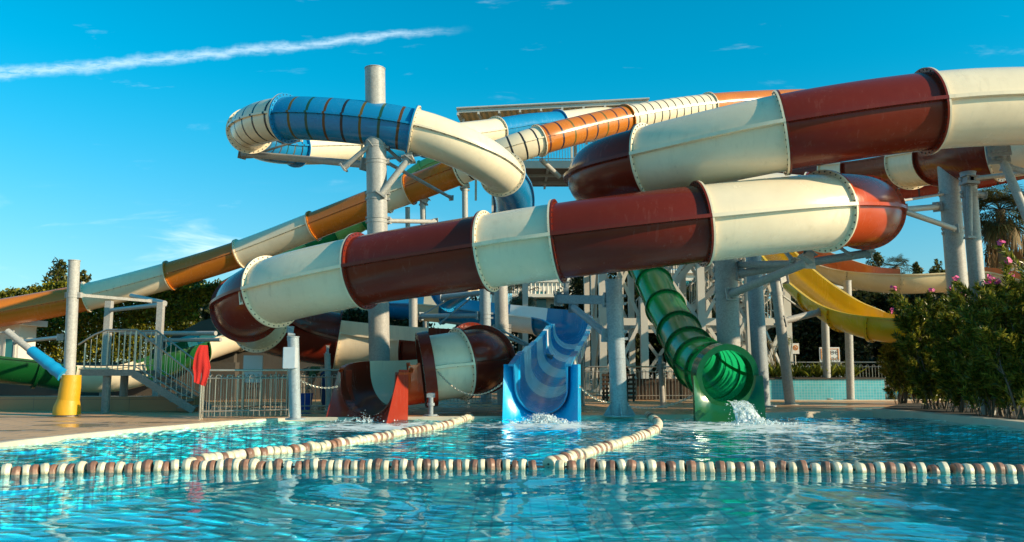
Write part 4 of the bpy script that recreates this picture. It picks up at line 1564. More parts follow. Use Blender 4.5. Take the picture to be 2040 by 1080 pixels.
mb = MB(); mb.tube([at(14, 660, 18.4), at(128, 752, 18.2)], 0.075, 16); mb.tube([at(-10, 664, 18.4), at(28, 660, 18.4)], 0.02, 8); put(mb, 'tube', 'galvanised', br)
mb = MB()
p0, p1 = at(62, 698, 18.35), at(127, 748, 18.2)
pp = [p0.lerp(p1, f) for f in np.linspace(0, 1, 14)]
mb.tube(pp, [0.115 + 0.03 * (i / 13) + (0.012 * math.sin(i * 2.1) if i > 5 else 0) for i in range(14)], 18)
put(mb, 'pad', 'blue_pad', br)

# pipe portal behind the stairs
pf = thing('pipe_portal', (at(322, 700, 22).x, 22, DECK), 'square grey pipe frame standing behind the staircase, its beams slanting back', 'frame')
for (a, b, r_) in [((321, 602, 22.0), (322, 820, 22.0), 0.08), ((218, 600, 26.5), (216, 760, 26.5), 0.10)]:
    p0, p1 = at(*a), at(*b)
    p1 = Vector((p0.x, p0.y, DECK))
    mb = MB(); mb.beam(p0, p1, r_ * 2, r_ * 2, up=Vector((0, 1, 0))); put(mb, 'post', 'galvanised', pf, smooth=False)
for (a, b, r_) in [((328, 604, 22.0), (262, 589, 26.0), 0.07), ((222, 618, 26.4), (328, 606, 22.1), 0.065), ((240, 664, 27), (430, 664, 25), 0.07), ((290, 678, 27), (440, 677, 25), 0.06)]:
    mb = MB(); mb.tube([at(*a), at(*b)], r_, 12); put(mb, 'beam', 'galvanised', pf)

# red towel over the corner of the railing
def build_towel():
    c = Vector((fA[0].x + 0.02, fA[0].y + 0.02, 0))
    nx, nz = 22, 34
    vs = []
    ztop, zbot = 1.60, 0.82
    for layer in range(2):
        for i in range(nz + 1):
            f = i / nz
            w = 0.06 + 0.13 * min(1, f * 1.6) ** 0.7 - 0.08 * max(0, f - 0.6) / 0.4
            sh = -0.05 * f - 0.02 * math.sin(f * 6)
            for j in range(nx + 1):
                q = j / nx * 2 - 1
                fold = 0.012 * math.sin(q * 8 + f * 2.2) * (0.3 + f) + 0.012 * math.sin(q * 3 - f * 4)
                zz = ztop + (zbot - ztop) * f - 0.14 * max(0, f - 0.7) * (q + 1)
                vs.append((c.x + sh + q * w * 0.85, c.y - 0.05 + fold + layer * 0.035 + 0.06 * q, zz))
    k = (nx + 1) * (nz + 1)
    fs = []
    for layer in range(2):
        for i in range(nz):
            for j in range(nx):
                a = layer * k + i * (nx + 1) + j
                f = (a, a + 1, a + nx + 2, a + nx + 1)
                fs.append(f if layer == 0 else tuple(reversed(f)))
    for i in range(nz):
        for j in (0, nx):
            a = i * (nx + 1) + j
            fs.append((a, a + nx + 1, k + a + nx + 1, k + a))
    mb = MB(); mb.add(vs, fs)
    o = mb.build('towel', 'towel_red', origin=(c.x, c.y, 0.9))
    tag(o, 'red towel draped over the corner post of the railing', 'towel')
    pb = MB(); pb.tube([(c.x, c.y + 0.06, 1.02), (c.x, c.y + 0.06, 1.58)], 0.02, 8)
    put(pb, 'towel_post', 'stainless', bpy.data.objects['railing'])


build_towel()


# white cabinet on the slim pole, signs
def panel_sign(name, label, cat, px0, py0, px1, py1, Y, mat='sign_white', depth=0.05, frame=None, group=None):
    a, b = at(px0, py1, Y), at(px1, py0, Y)
    c = Vector(((a.x + b.x) / 2, Y, a.z))
    root = thing(name, c, label, cat, group)
    mb = MB()
    mb.box((a.x, Y - depth / 2, a.z), (b.x, Y + depth / 2, b.z))
    put(mb, 'board', mat, root, smooth=False)
    return root, a, b


def disc(mb, x, y, z, r0, r1, seg=20, a0=0, a1=2 * math.pi):
    vs = []
    for k in range(seg + 1):
        a = a0 + (a1 - a0) * k / seg
        vs += [(x + r0 * math.cos(a), y, z + r0 * math.sin(a)), (x + r1 * math.cos(a), y, z + r1 * math.sin(a)),
               (x + r0 * math.cos(a), y + 0.004, z + r0 * math.sin(a)), (x + r1 * math.cos(a), y + 0.004, z + r1 * math.sin(a))]
    fs = []
    for k in range(seg):
        i, j = 4 * k, 4 * k + 4
        fs += [(i, j, j + 1, i + 1), (i + 2, i + 3, j + 3, j + 2), (i + 1, j + 1, j + 3, i + 3), (i, i + 2, j + 2, j)]
    mb.add(vs, fs)


rt, a, b = panel_sign('cabinet', 'light grey metal box fixed to the slim pole above the railing', 'box', 567, 733, 590, 693, 16.82, 'grey_cabinet', 0.22)
mb = MB(); mb.box((a.x + 0.012, 16.82 - 0.118, a.z + 0.012), (b.x - 0.012, 16.82 - 0.112, b.z - 0.012)); put(mb, 'lid', 'grey_cabinet', rt, smooth=False)

rt, a, b = panel_sign('sign_board', 'white sign on legs with two dark rings at its top, under the left bend', 'sign', 486, 762, 522, 708, 22.0)
w = b.x - a.x
for cx in (a.x + w * 0.36, a.x + w * 0.82):
    mb = MB(); disc(mb, cx, 22 - 0.03, b.z - 0.10, 0.055, 0.085, 22); put(mb, 'ring_mark', 'sign_dark', rt, smooth=False)
mb = MB(); mb.box((a.x + w * 0.50, 21.966, b.z - 0.17), (a.x + w * 0.70, 21.974, b.z - 0.155)); mb.box((a.x + 0.1, 21.966, b.z - 0.42), (a.x + w * 0.9, 21.974, b.z - 0.40)); put(mb, 'line_mark', 'sign_dark', rt, smooth=False)
for x in (a.x + 0.02, b.x - 0.02):
    mb = MB(); mb.tube([(x, 22.05, DECK), (x, 22.05, b.z)], 0.025, 8); put(mb, 'leg', 'stainless', rt)

rt, a, b = panel_sign('rules_sign', 'pool rules board with a dark header and rows of round pictograms behind the planter', 'sign', 1632, 736, 1674, 692, 32.0)
w, h = b.x - a.x, b.z - a.z
mb = MB(); mb.box((a.x, 31.955, b.z), (b.x, 32.0, b.z + 0.26)); put(mb, 'header', 'sign_dark', rt, smooth=False)
mb = MB(); mb.box((a.x + 0.1, 31.948, b.z + 0.09), (b.x - 0.1, 31.953, b.z + 0.12)); mb.box((a.x + 0.16, 31.948, b.z + 0.15), (b.x - 0.2, 31.953, b.z + 0.175)); put(mb, 'header_line', 'sign_white', rt, smooth=False)
for i in range(3):
    for j in range(4):
        mb = MB()
        cx, cz = a.x + w * (0.14 + 0.24 * j), b.z - h * (0.16 + 0.30 * i)
        disc(mb, cx, 31.968, cz, 0.058, 0.078, 16)
        mb.box((cx - 0.035, 31.966, cz - 0.012), (cx + 0.03, 31.972, cz + 0.022))
        put(mb, 'pictogram', 'sign_dark', rt, smooth=False)
mb = MB()
for z0 in (-0.02, -0.42):
    mb.box((a.x + 0.04, 31.966, a.z - 0.06 + z0), (b.x - 0.04, 31.976, a.z - 0.03 + z0))
for x in (a.x + 0.04, a.x + w * 0.48, b.x - 0.08):
    mb.box((x, 31.962, a.z - 0.45), (x + 0.04, 31.974, a.z - 0.05))
put(mb, 'orange_border', 'sign_orange', rt, smooth=False)
mb = MB(); mb.box((a.x + 0.05, 31.98, a.z - 0.46), (b.x - 0.05, 32.02, a.z)); put(mb, 'lower_board', 'sign_white', rt, smooth=False)
for x in (a.x - 0.03, b.x + 0.03):
    mb = MB(); mb.tube([(x, 32.03, DECK), (x, 32.03, b.z + 0.28)], 0.035, 8); put(mb, 'leg', 'white_paint', rt)

rt, a, b = panel_sign('warning_sign', 'small white sign with an orange ring, among the tall reeds at the planter', 'sign', 1577, 705, 1592, 684, 29.3)
cx, cz = (a.x + b.x) / 2, (a.z + b.z) / 2
mb = MB(); disc(mb, cx, 29.268, cz + 0.03, 0.06, 0.095, 22); mb.beam((cx - 0.06, 29.266, cz + 0.09), (cx + 0.06, 29.266, cz - 0.03), 0.008, 0.03); put(mb, 'ring_mark', 'sign_orange', rt, smooth=False)
mb = MB(); mb.tube([(cx, 29.36, DECK), (cx, 29.36, b.z)], 0.025, 8); put(mb, 'leg', 'white_paint', rt)


# chains
def chain(label, p0, p1, sag, n):
    root_mb = MB()
    P = [p0.lerp(p1, f) - Vector((0, 0, sag * 4 * f * (1 - f))) for f in np.linspace(0, 1, n + 1)]
    for k in range(n):
        c = (P[k] + P[k + 1]) / 2
        t = (P[k + 1] - P[k])
        L = t.length * 0.66
        t = t.normalized()
        a = t.cross(Vector((0, 0, 1))).normalized()
        b = a.cross(t)
        if k % 2:
            a = b
        pts = [c + t * (L * math.cos(q)) + a * (L * 0.52 * math.sin(q)) for q in np.linspace(0, 2 * math.pi, 11)]
        root_mb.tube(pts, 0.0085, 5, caps=False)
    o = root_mb.build('chain', 'stainless', origin=p0)
    tag(o, label, 'chain', 'chains between the slides')


chain('steel chain from the slim pole to the red chute', at(592, 753, 17.0), at(672, 770, 17.4), 0.10, 22)
chain('steel chain hanging from the red chute over to the blue slide', at(872, 740, 18.0), at(1002, 762, 17.6), 0.38, 40)
chain('steel chain from the blue slide down to the blunt pole', at(1150, 765, 17.6), at(1218, 802, 18.1), 0.10, 22)
chain('steel chain drooping from the blunt pole up to the green slide', at(1248, 808, 18.1), at(1392, 782, 17.6), 0.16, 34)

# small anchor bolts on the pool edge
for lab, px, py in (('dark bolted anchor stub right of the red chute', 858, 830), ('dark bolted anchor stub beside the green slide nose', 1396, 822)):
    p = gnd(px, py, DECK)
    rt = thing('anchor_stub', p, lab, 'anchor', 'anchor stubs on the deck')
    mb = MB(); mb.tube([p, p + Vector((0, 0, 0.05))], 0.15, 12); mb.box((p.x - 0.17, p.y - 0.13, p.z), (p.x + 0.17, p.y + 0.13, p.z + 0.02)); put(mb, 'foot', 'galvanised_blue', rt)
    mb = MB(); mb.tube([p, p + Vector((0, 0, 0.42))], 0.055, 12); mb.tube([p + Vector((0, 0, 0.24)), p + Vector((0, 0, 0.30))], 0.085, 12); mb.box((p.x - 0.09, p.y - 0.02, p.z + 0.42), (p.x + 0.09, p.y + 0.02, p.z + 0.52)); put(mb, 'stem', 'galvanised_blue', rt)


# ================================================================== VEGETATION
def leaf_object(name, mat, C, D, L, W, parent=None, fold=0.25, nrm=None):
    """many small leaves as one mesh. C centres, D unit directions (n,3), L, W lengths / widths"""
    n = len(C)
    rv = rng.normal(size=(n, 3))
    A = np.cross(D, rv)
    A /= np.linalg.norm(A, axis=1, keepdims=True) + 1e-9
    B = np.cross(D, A)
    L = np.broadcast_to(L, (n,))[:, None]
    W = np.broadcast_to(W, (n,))[:, None]
    base = C - D * L * 0.5
    tip = C + D * L * 0.5 - B * L * 0.12
    m1 = C + A * W * 0.5 + B * W * fold
    m2 = C - A * W * 0.5 + B * W * fold
    V = np.stack([base, m1, tip, m2], 1).reshape(-1, 3)
    k = np.arange(n) * 4
    T = np.stack([k, k + 1, k + 2, k + 3], 1).astype(np.int32)
    me = bpy.data.meshes.new(name)
    me.vertices.add(len(V)); me.vertices.foreach_set('co', V.ravel())
    me.loops.add(T.size); me.loops.foreach_set('vertex_index', T.ravel())
    me.polygons.add(n)
    me.polygons.foreach_set('loop_start', np.arange(0, T.size, 4, dtype=np.int32))
    me.materials.append(MATS[mat])
    me.update(calc_edges=True)
    o = bpy.data.objects.new(name, me)
    col.objects.link(o)
    if parent is not None:
        o.parent = parent
        o.matrix_parent_inverse = Matrix.Translation(-PW_LOC[parent.name])
    return o


def unit(v):
    return v / (np.linalg.norm(v, axis=1, keepdims=True) + 1e-9)


def clump_cloud(centers, radii, per, shell=0.55):
    """points spread through and near the surface of several clumps ; returns points and outward directions"""
    P, D = [], []
    for c, r in zip(centers, radii):
        k = int(per * (r[0] * r[2]) ** 0.9) + 8
        d = unit(rng.normal(size=(k, 3)))
        rad = (shell + (1 - shell) * rng.random((k, 1)) ** 0.5) * (1 + 0.16 * rng.normal(size=(k, 1)))
        P.append(np.array(c) + d * rad * np.array(r))
        D.append(unit(d + rng.normal(size=(k, 3)) * 0.75 + np.array([0, 0, 0.15])))
    return np.concatenate(P), np.concatenate(D)


def tree(label, base, height, crown_r, crown_z0, leaf, leafsize, per, seed, nclump=22, cone=False, trunk_r=0.16, name='tree', group='background trees', flowers=None, squash=0.8):
    rn = random.Random(seed)
    root = thing(name, base, label, 'tree' if 'bush' not in name else 'bush', group)
    b = Vector(base)
    mb = MB()
    bend = [Vector((rn.uniform(-.15, .15), rn.uniform(-.15, .15), 0)) for _ in range(5)]
    tp = [b + Vector((0, 0, height * 0.86 * f)) + bend[i] * (height * 0.12) * (1 if i else 0) for i, f in enumerate((0, 0.25, 0.5, 0.75, 1.0))]
    mb.tube(tp, [trunk_r, trunk_r * .8, trunk_r * .6, trunk_r * .4, trunk_r * .15], 8)
    put(mb, 'trunk', 'bark', root)
    lm = MB()
    cs, rs = [], []
    for k in range(nclump):
        f = rn.random()
        z = crown_z0 + (height - crown_z0) * (0.05 + 0.93 * f)
        if cone:
            rr = crown_r * (1.02 - f) ** 0.75
        else:
            rr = crown_r * math.sqrt(max(0.05, 1 - ((f - 0.45) / 0.58) ** 2))
        a = rn.uniform(0, 6.28)
        d = rr * math.sqrt(rn.uniform(0.12, 1)) * 0.85
        c = b + Vector((d * math.cos(a), d * math.sin(a) * squash, z - b.z))
        s_ = (crown_r * rn.uniform(0.20, 0.40)) * (0.55 + 0.5 * rr / crown_r)
        cs.append(c); rs.append((s_, s_, s_ * (1.35 if cone else 0.85)))
        if k % 2 == 0:
            z0 = b.z + (z - b.z) * rn.uniform(0.45, 0.75)
            lm.tube([Vector((b.x, b.y, z0)), (Vector((b.x, b.y, z0)) + c) / 2 + Vector((0, 0, 0.15)), c], [trunk_r * .35, trunk_r * .22, trunk_r * .08], 6)
    put(lm, 'limbs', 'bark', root)
    P, D = clump_cloud(cs, rs, per)
    n = len(P)
    leaf_object('crown', leaf, P, D, leafsize * rng.uniform(0.7, 1.3, n), leafsize * 0.5 * rng.uniform(0.7, 1.3, n), root)
    return root


def hedge(label, x0, x1, y, depth, z0, z1, n, leaf, size, name='hedge', slope=0.0):
    root = thing(name, ((x0 + x1) / 2, y, z0), label, 'hedge')
    X = rng.uniform(x0, x1, n); Yv = rng.random(n); Zf = rng.random(n) ** 0.8
    wob = np.array([mnoise.noise(Vector((x * 0.9, z * 3.0, 1.7))) for x, z in zip(X, Zf)])
    wob2 = np.array([mnoise.noise(Vector((x * 0.6, 3.3, 0.0))) + 0.5 * mnoise.noise(Vector((x * 2.2, 7.3, 0.0))) for x in X])
    ztop = z1 + slope * (X - x0) / (x1 - x0) + wob2 * 0.55
    front = y - 0.45 * wob - 0.35 * (1 - Zf) * 0
    Yp = front + np.where(Yv < 0.72, np.abs(rng.normal(0, 0.12, n)), rng.random(n) * depth)
    Z = z0 + (ztop - z0) * Zf
    topmask = rng.random(n) < 0.18
    Z = np.where(topmask, ztop + rng.normal(0, 0.10, n), Z)
    Yp = np.where(topmask, y + rng.random(n) * depth, Yp)
    P = np.stack([X, Yp, Z], 1)
    D = unit(rng.normal(size=(n, 3)) + np.array([0, -0.55, -0.35]))
    leaf_object('foliage', leaf, P, D, size * rng.uniform(0.7, 1.4, n), size * 0.75 * rng.uniform(0.7, 1.3, n), root)
    mb = MB()
    for k in range(int((x1 - x0) / 0.8)):
        x = x0 + 0.4 + k * 0.8
        mb.tube([(x, y + depth * 0.5, z0), (x + 0.1, y + depth * 0.5, z0 + (z1 - z0) * 0.8)], [0.05, 0.02], 6)
    put(mb, 'stems', 'bark', root)
    return root


# left : retaining wall, ivy hedge on top, tile-clad bench in front
def wall_box(name, label, cat, lo, hi, mat):
    mb = MB(); mb.box(lo, hi)
    o = mb.build(name, mat, smooth=False)
    if cat:
        tag(o, label, cat)
    return o


YB = 20.4
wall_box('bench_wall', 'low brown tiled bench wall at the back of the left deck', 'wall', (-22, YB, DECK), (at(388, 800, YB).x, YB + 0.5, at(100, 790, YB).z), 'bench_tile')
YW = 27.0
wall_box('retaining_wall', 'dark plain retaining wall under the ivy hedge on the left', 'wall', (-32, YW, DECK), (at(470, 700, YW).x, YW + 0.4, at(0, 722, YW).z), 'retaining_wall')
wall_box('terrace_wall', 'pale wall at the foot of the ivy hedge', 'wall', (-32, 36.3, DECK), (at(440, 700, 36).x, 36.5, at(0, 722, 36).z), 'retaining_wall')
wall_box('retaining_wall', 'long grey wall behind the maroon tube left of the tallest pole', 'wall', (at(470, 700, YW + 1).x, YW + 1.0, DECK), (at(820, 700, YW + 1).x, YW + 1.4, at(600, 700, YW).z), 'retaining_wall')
hedge('sunlit ivy hedge on the wall behind the orange slide', -30, at(432, 640, 36.6).x, 36.6, 1.6, at(0, 725, 36).z, at(100, 598, 36).z, 60000, 'hedge_leaf', 0.14, slope=0.75)
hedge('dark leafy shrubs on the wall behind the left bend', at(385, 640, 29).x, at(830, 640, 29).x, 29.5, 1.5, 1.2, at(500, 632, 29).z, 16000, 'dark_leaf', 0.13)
# curved ramp wall behind the bend
mb = MB()
pts = [at(300, 700, 27.6), at(345, 668, 27.6), at(400, 640, 27.6), at(470, 620, 27.6)]
for a, b in zip(pts[:-1], pts[1:]):
    mb.add([(a.x, 27.6, DECK), (b.x, 27.6, DECK), (b.x, 27.6, b.z), (a.x, 27.6, a.z), (a.x, 27.9, DECK), (b.x, 27.9, DECK), (b.x, 27.9, b.z), (a.x, 27.9, a.z)], [(0, 1, 2, 3), (5, 4, 7, 6), (3, 2, 6, 7), (0, 3, 7, 4), (1, 5, 6, 2)])
tag(mb.build('ramp_wall', 'retaining_wall', smooth=False), 'sloping grey wall rising behind the left bend of the maroon tube', 'wall')

def tz(py, Y):
    return at(1020, py, Y).z


def trees_all():
    T = [  # label, px, top py, crown z0 py, half width px, Y, leaf, size, per, clumps, cone, kind
        ('tall loose evergreen tree left of the grey pole, taller than the hedge', 118, 512, 640, 46, 38, 'tree_leaf', 0.19, 430, 24, True, 'evergreen_tree'),
        ('rounded evergreen right of the left pole behind the cream tube section', 165, 535, 640, 34, 39, 'tree_leaf', 0.19, 420, 16, True, 'evergreen_tree'),
        ('broad bushy tree between the left pole and the maroon bend', 372, 552, 660, 66, 38.5, 'tree_leaf', 0.18, 620, 30, False, 'broad_tree'),
        ('low olive coloured tree behind the pipe frame', 285, 585, 670, 50, 40, 'tree_leaf', 0.18, 560, 24, False, 'broad_tree'),
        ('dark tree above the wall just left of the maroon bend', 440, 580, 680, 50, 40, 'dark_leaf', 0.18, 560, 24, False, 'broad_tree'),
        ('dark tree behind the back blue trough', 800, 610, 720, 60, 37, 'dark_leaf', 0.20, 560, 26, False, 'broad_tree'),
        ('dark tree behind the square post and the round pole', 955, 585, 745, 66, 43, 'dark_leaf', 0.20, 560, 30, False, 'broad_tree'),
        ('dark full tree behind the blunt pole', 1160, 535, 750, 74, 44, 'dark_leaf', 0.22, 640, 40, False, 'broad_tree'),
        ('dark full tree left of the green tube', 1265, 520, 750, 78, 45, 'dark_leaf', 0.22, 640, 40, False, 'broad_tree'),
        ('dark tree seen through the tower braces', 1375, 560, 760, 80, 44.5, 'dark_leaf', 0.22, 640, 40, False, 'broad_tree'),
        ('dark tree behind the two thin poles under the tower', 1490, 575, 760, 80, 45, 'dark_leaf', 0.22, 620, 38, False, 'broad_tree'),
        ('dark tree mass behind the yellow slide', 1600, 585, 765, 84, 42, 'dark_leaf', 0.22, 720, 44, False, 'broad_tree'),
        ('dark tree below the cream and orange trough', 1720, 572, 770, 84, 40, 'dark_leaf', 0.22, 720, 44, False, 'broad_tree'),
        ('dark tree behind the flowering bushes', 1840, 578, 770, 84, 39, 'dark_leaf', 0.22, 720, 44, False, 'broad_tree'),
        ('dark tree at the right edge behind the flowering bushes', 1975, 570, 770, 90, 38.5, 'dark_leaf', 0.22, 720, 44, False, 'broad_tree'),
        ('sunny green conifer right of the right poles', 1985, 440, 640, 46, 36, 'conifer_leaf', 0.15, 1100, 34, True, 'conifer_tree'),
        ('small ragged conifer at the right edge', 2040, 478, 640, 40, 37, 'conifer_leaf', 0.15, 1000, 26, True, 'conifer_tree'),
        ('thin ragged tree top left of the small palm', 1744, 500, 600, 34, 47, 'tree_leaf', 0.18, 700, 22, True, 'evergreen_tree'),
        ('thin ragged tree top beside the thick right pole', 1868, 515, 600, 34, 47, 'tree_leaf', 0.18, 700, 22, True, 'evergreen_tree'),
        ('small tree top right of the small palm', 1826, 524, 600, 30, 48, 'tree_leaf', 0.18, 700, 20, True, 'evergreen_tree'),
        ('dark tree beyond the maroon chute', 620, 650, 740, 70, 40, 'dark_leaf', 0.20, 560, 24, False, 'broad_tree'),
        ('dark tree behind the sign board', 520, 640, 740, 70, 39, 'dark_leaf', 0.20, 560, 24, False, 'broad_tree'),
        ('tree beyond the railing behind the tallest pole', 730, 640, 745, 60, 41, 'dark_leaf', 0.20, 560, 22, False, 'broad_tree'),
    ]
    for i, (lab, px, pt, pb, hw, Y, leaf, size, per, nc, cone, kind) in enumerate(T):
        top = at(px, pt, Y)
        base = Vector((top.x, Y, DECK))
        r = hw / F_PX * Y
        tree(lab, base, top.z - DECK, r, at(px, pb, Y).z, leaf, size, per, 100 + i, nc, cone, 0.2, kind)


trees_all()

# a dense clipped screen of dark shrubs that closes the view under the trees
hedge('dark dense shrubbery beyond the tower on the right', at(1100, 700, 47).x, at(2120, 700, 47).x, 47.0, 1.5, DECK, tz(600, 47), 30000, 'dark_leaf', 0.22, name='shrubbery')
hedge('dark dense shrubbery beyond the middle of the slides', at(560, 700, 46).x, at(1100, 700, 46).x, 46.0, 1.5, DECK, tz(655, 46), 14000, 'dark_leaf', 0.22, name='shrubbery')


def fan_palm(label, px, crown_py, Y, trunk_r, n_fronds, flen, seed, skirt=True, name='fan_palm'):
    rn = random.Random(seed)
    c = at(px, crown_py, Y)
    base = Vector((c.x, Y, DECK))
    root = thing(name, base, label, 'palm tree', 'palm trees')
    mb = MB(); mb.tube([base, base.lerp(c, 0.5), c], [trunk_r * 1.3, trunk_r, trunk_r * 0.9], 12); put(mb, 'trunk', 'bark', root)
    for part, mat, cnt in (('crown', 'palm_leaf', n_fronds), ('dead_skirt', 'palm_skirt', n_fronds // 3 if skirt else 0)):
        if not cnt:
            continue
        mb = MB()
        for k in range(cnt):
            a = rn.uniform(0, 6.28)
            el = rn.uniform(-1.15, 1.3) if part == 'crown' else rn.uniform(-1.45, -0.75)
            d = Vector((math.cos(a) * math.cos(el), math.sin(a) * math.cos(el), math.sin(el)))
            pet = flen * rn.uniform(0.5, 0.75)
            e = c + d * pet - Vector((0, 0, 0.12 * pet))
            if part == 'dead_skirt':
                c0 = c + Vector((0, 0, -rn.uniform(0.1, 1.5) * flen))
                e = c0 + Vector((math.cos(a), math.sin(a), -0.25)) * flen * rn.uniform(0.3, 0.62)
            else:
                c0 = c
            mb.tube([c0, (c0 + e) / 2 + Vector((0, 0, 0.04)), e], 0.012, 4)
            side = d.cross(Vector((0, 0, 1))).normalized()
            nrm = side.cross(d)
            nb = 17
            for q in range(nb):
                th = (q / (nb - 1) - 0.5) * 3.6
                bd = (d * math.cos(th) + side * math.sin(th)).normalized()
                if part == 'dead_skirt':
                    bd = (bd * 0.35 + Vector((0, 0, -1))).normalized()
                L = flen * rn.uniform(0.5, 0.72)
                w = 0.022 * flen
                m = e + bd * L * 0.55 + nrm * 0.02
                tip = e + bd * L - Vector((0, 0, L * rn.uniform(0.15, 0.42)))
                sd = bd.cross(nrm).normalized() * w
                mb.add([e, m - sd, tip, m + sd], [(0, 1, 2, 3)])
        put(mb, part, mat, root, smooth=False)
    return root


fan_palm('fan palm with a shaggy dead skirt right of the right poles', 1992, 418, 33, 0.20, 74, 1.25, 31)
fan_palm('small fan palm top showing over the cream and orange trough', 1784, 532, 45, 0.22, 30, 0.85, 32, skirt=False)
fan_palm('small pale palm between the white building and the tower', 1038, 585, 41, 0.15, 26, 0.9, 33, skirt=False)


def oleander(label, base, height, width, seed, n_stems=11, flowers=6):
    rn = random.Random(seed)
    root = thing('oleander_bush', base, label, 'bush', 'oleander bushes behind the right kerb')
    mb = MB()
    b = Vector(base)
    C, D = [], []
    tips = []
    for k in range(n_stems):
        a = rn.uniform(0, 6.28)
        lean = rn.uniform(0.10, 0.42)
        h = height * rn.uniform(0.72, 1.05)
        st = b + Vector((rn.uniform(-.22, .22) * width, rn.uniform(-.2, .2) * width, 0))
        e = st + Vector((math.cos(a) * lean * width, math.sin(a) * lean * width * 0.8, h))
        m = st.lerp(e, 0.5) + Vector((math.cos(a) * 0.10, math.sin(a) * 0.1, 0.05))
        pts = [st, st.lerp(m, 0.5) + Vector((0.02, 0, 0)), m, m.lerp(e, 0.5), e]
        mb.tube(pts, [0.026, 0.022, 0.017, 0.011, 0.005], 6)
        shoots = [(pts, 0.30, 1.0)]
        for q in range(15):
            f = rn.uniform(0.10, 0.92)
            i = min(3, int(f * 4)); p = pts[i].lerp(pts[i + 1], f * 4 - i)
            a2 = rn.uniform(0, 6.28)
            ln = height * rn.uniform(0.18, 0.36)
            e2 = p + Vector((math.cos(a2) * ln * 0.6, math.sin(a2) * ln * 0.6, ln * rn.uniform(0.45, 1.0)))
            mm = p.lerp(e2, 0.5) + Vector((0, 0, 0.05))
            mb.tube([p, mm, e2], [0.009, 0.006, 0.003], 5)
            shoots.append(([p, mm, e2], 0.15, 1.0))
        for _q in range(2):
            a3 = rn.uniform(0, 6.28)
            q0 = b + Vector((rn.uniform(-.4, .4) * width, rn.uniform(-.35, .3) * width, 0))
            q2 = q0 + Vector((math.cos(a3) * 0.3, math.sin(a3) * 0.3, height * rn.uniform(0.18, 0.5)))
            q1 = q0.lerp(q2, 0.5) + Vector((0.02, 0, 0.04))
            mb.tube([q0, q1, q2], [0.010, 0.008, 0.004], 5)
            shoots.append(([q0, q1, q2], 0.25, 1.0))
        for pts2, f0, f1 in shoots:
            cum = pts2
            n_l = 115
            for q in range(n_l):
                f = f0 + (f1 - f0) * (q / n_l) ** 0.7
                t = f * (len(cum) - 1)
                i = min(len(cum) - 2, int(t))
                p = cum[i].lerp(cum[i + 1], t - i)
                ax = (cum[i + 1] - cum[i]).normalized()
                al = rn.uniform(0, 6.28)
                o = ax.orthogonal().normalized()
                o = o * math.cos(al) + ax.cross(o) * math.sin(al)
                d = (ax * rn.uniform(0.45, 1.1) + o * rn.uniform(0.5, 1.0)).normalized()
                C.append(p + d * 0.07); D.append(d)
            tips.append(cum[-1])
    put(mb, 'stems', 'pale_stem', root)
    C, D = np.array([tuple(c) for c in C]), np.array([tuple(c) for c in D])
    n = len(C)
    leaf_object('foliage', 'oleander_leaf', C, D, rng.uniform(0.12, 0.24, n), rng.uniform(0.024, 0.042, n), root, fold=0.35)
    tips.sort(key=lambda p: -p.z + 0.3 * (p.y - b.y))
    for p in tips[:flowers]:
        fm = MB()
        for q in range(rn.randint(5, 9)):
            c = p + Vector((rn.gauss(0, 0.034), rn.gauss(-0.03, 0.03), rn.gauss(0.07, 0.03)))
            ax = Vector((rn.gauss(0, .6), rn.gauss(-.6, .5), rn.gauss(.5, .5))).normalized()
            o = ax.orthogonal().normalized(); o2 = ax.cross(o)
            for j in range(5):
                th = j * 1.2566
                dd = o * math.cos(th) + o2 * math.sin(th)
                sd = (o * -math.sin(th) + o2 * math.cos(th)) * 0.022
                fm.add([c, c + dd * 0.030 + sd + ax * 0.006, c + dd * 0.050 + ax * 0.004, c + dd * 0.030 - sd + ax * 0.006], [(0, 1, 2, 3)])
        put(fm, 'flower', 'flower_pink', root, smooth=False)
    return root


ol = [('left end oleander bush with a few pink flowers, reaching over the yellow slide', 1812, 806, 645, 1.15, 3, 9), ('second oleander bush from the left, behind the kerb', 1868, 818, 612, 1.3, 4, 10),
      ('oleander bush under the foot of the right pole', 1925, 824, 600, 1.35, 5, 11), ('dense oleander bush near the right edge, with pink flowers at its top', 1985, 832, 578, 1.4, 6, 11), ('tallest oleander bush cut by the right edge of the view', 2052, 838, 556, 1.5, 6, 12)]
for i, (lab, px, py, pt, w, nf, ns) in enumerate(ol):
    g = gnd(px, py, DECK)
    top = at(px, pt, g.y)
    oleander(lab, g, (top.z - DECK), w, 60 + i, ns, nf)
# planting bed under the bushes
mb = MB()
bed = [gnd(x, y, DECK) for x, y in ((1766, 817), (1860, 827), (1960, 838), (2060, 847), (2260, 868), (2260, 800), (1990, 803), (1800, 806))]
mb.add([(p.x + (0.1 if i < 5 else 0), p.y + (0.45 if i < 5 else 0), DECK + 0.035) for i, p in enumerate(bed)], [tuple(range(len(bed)))])
structure(mb.build('soil_bed', 'soil', smooth=False))


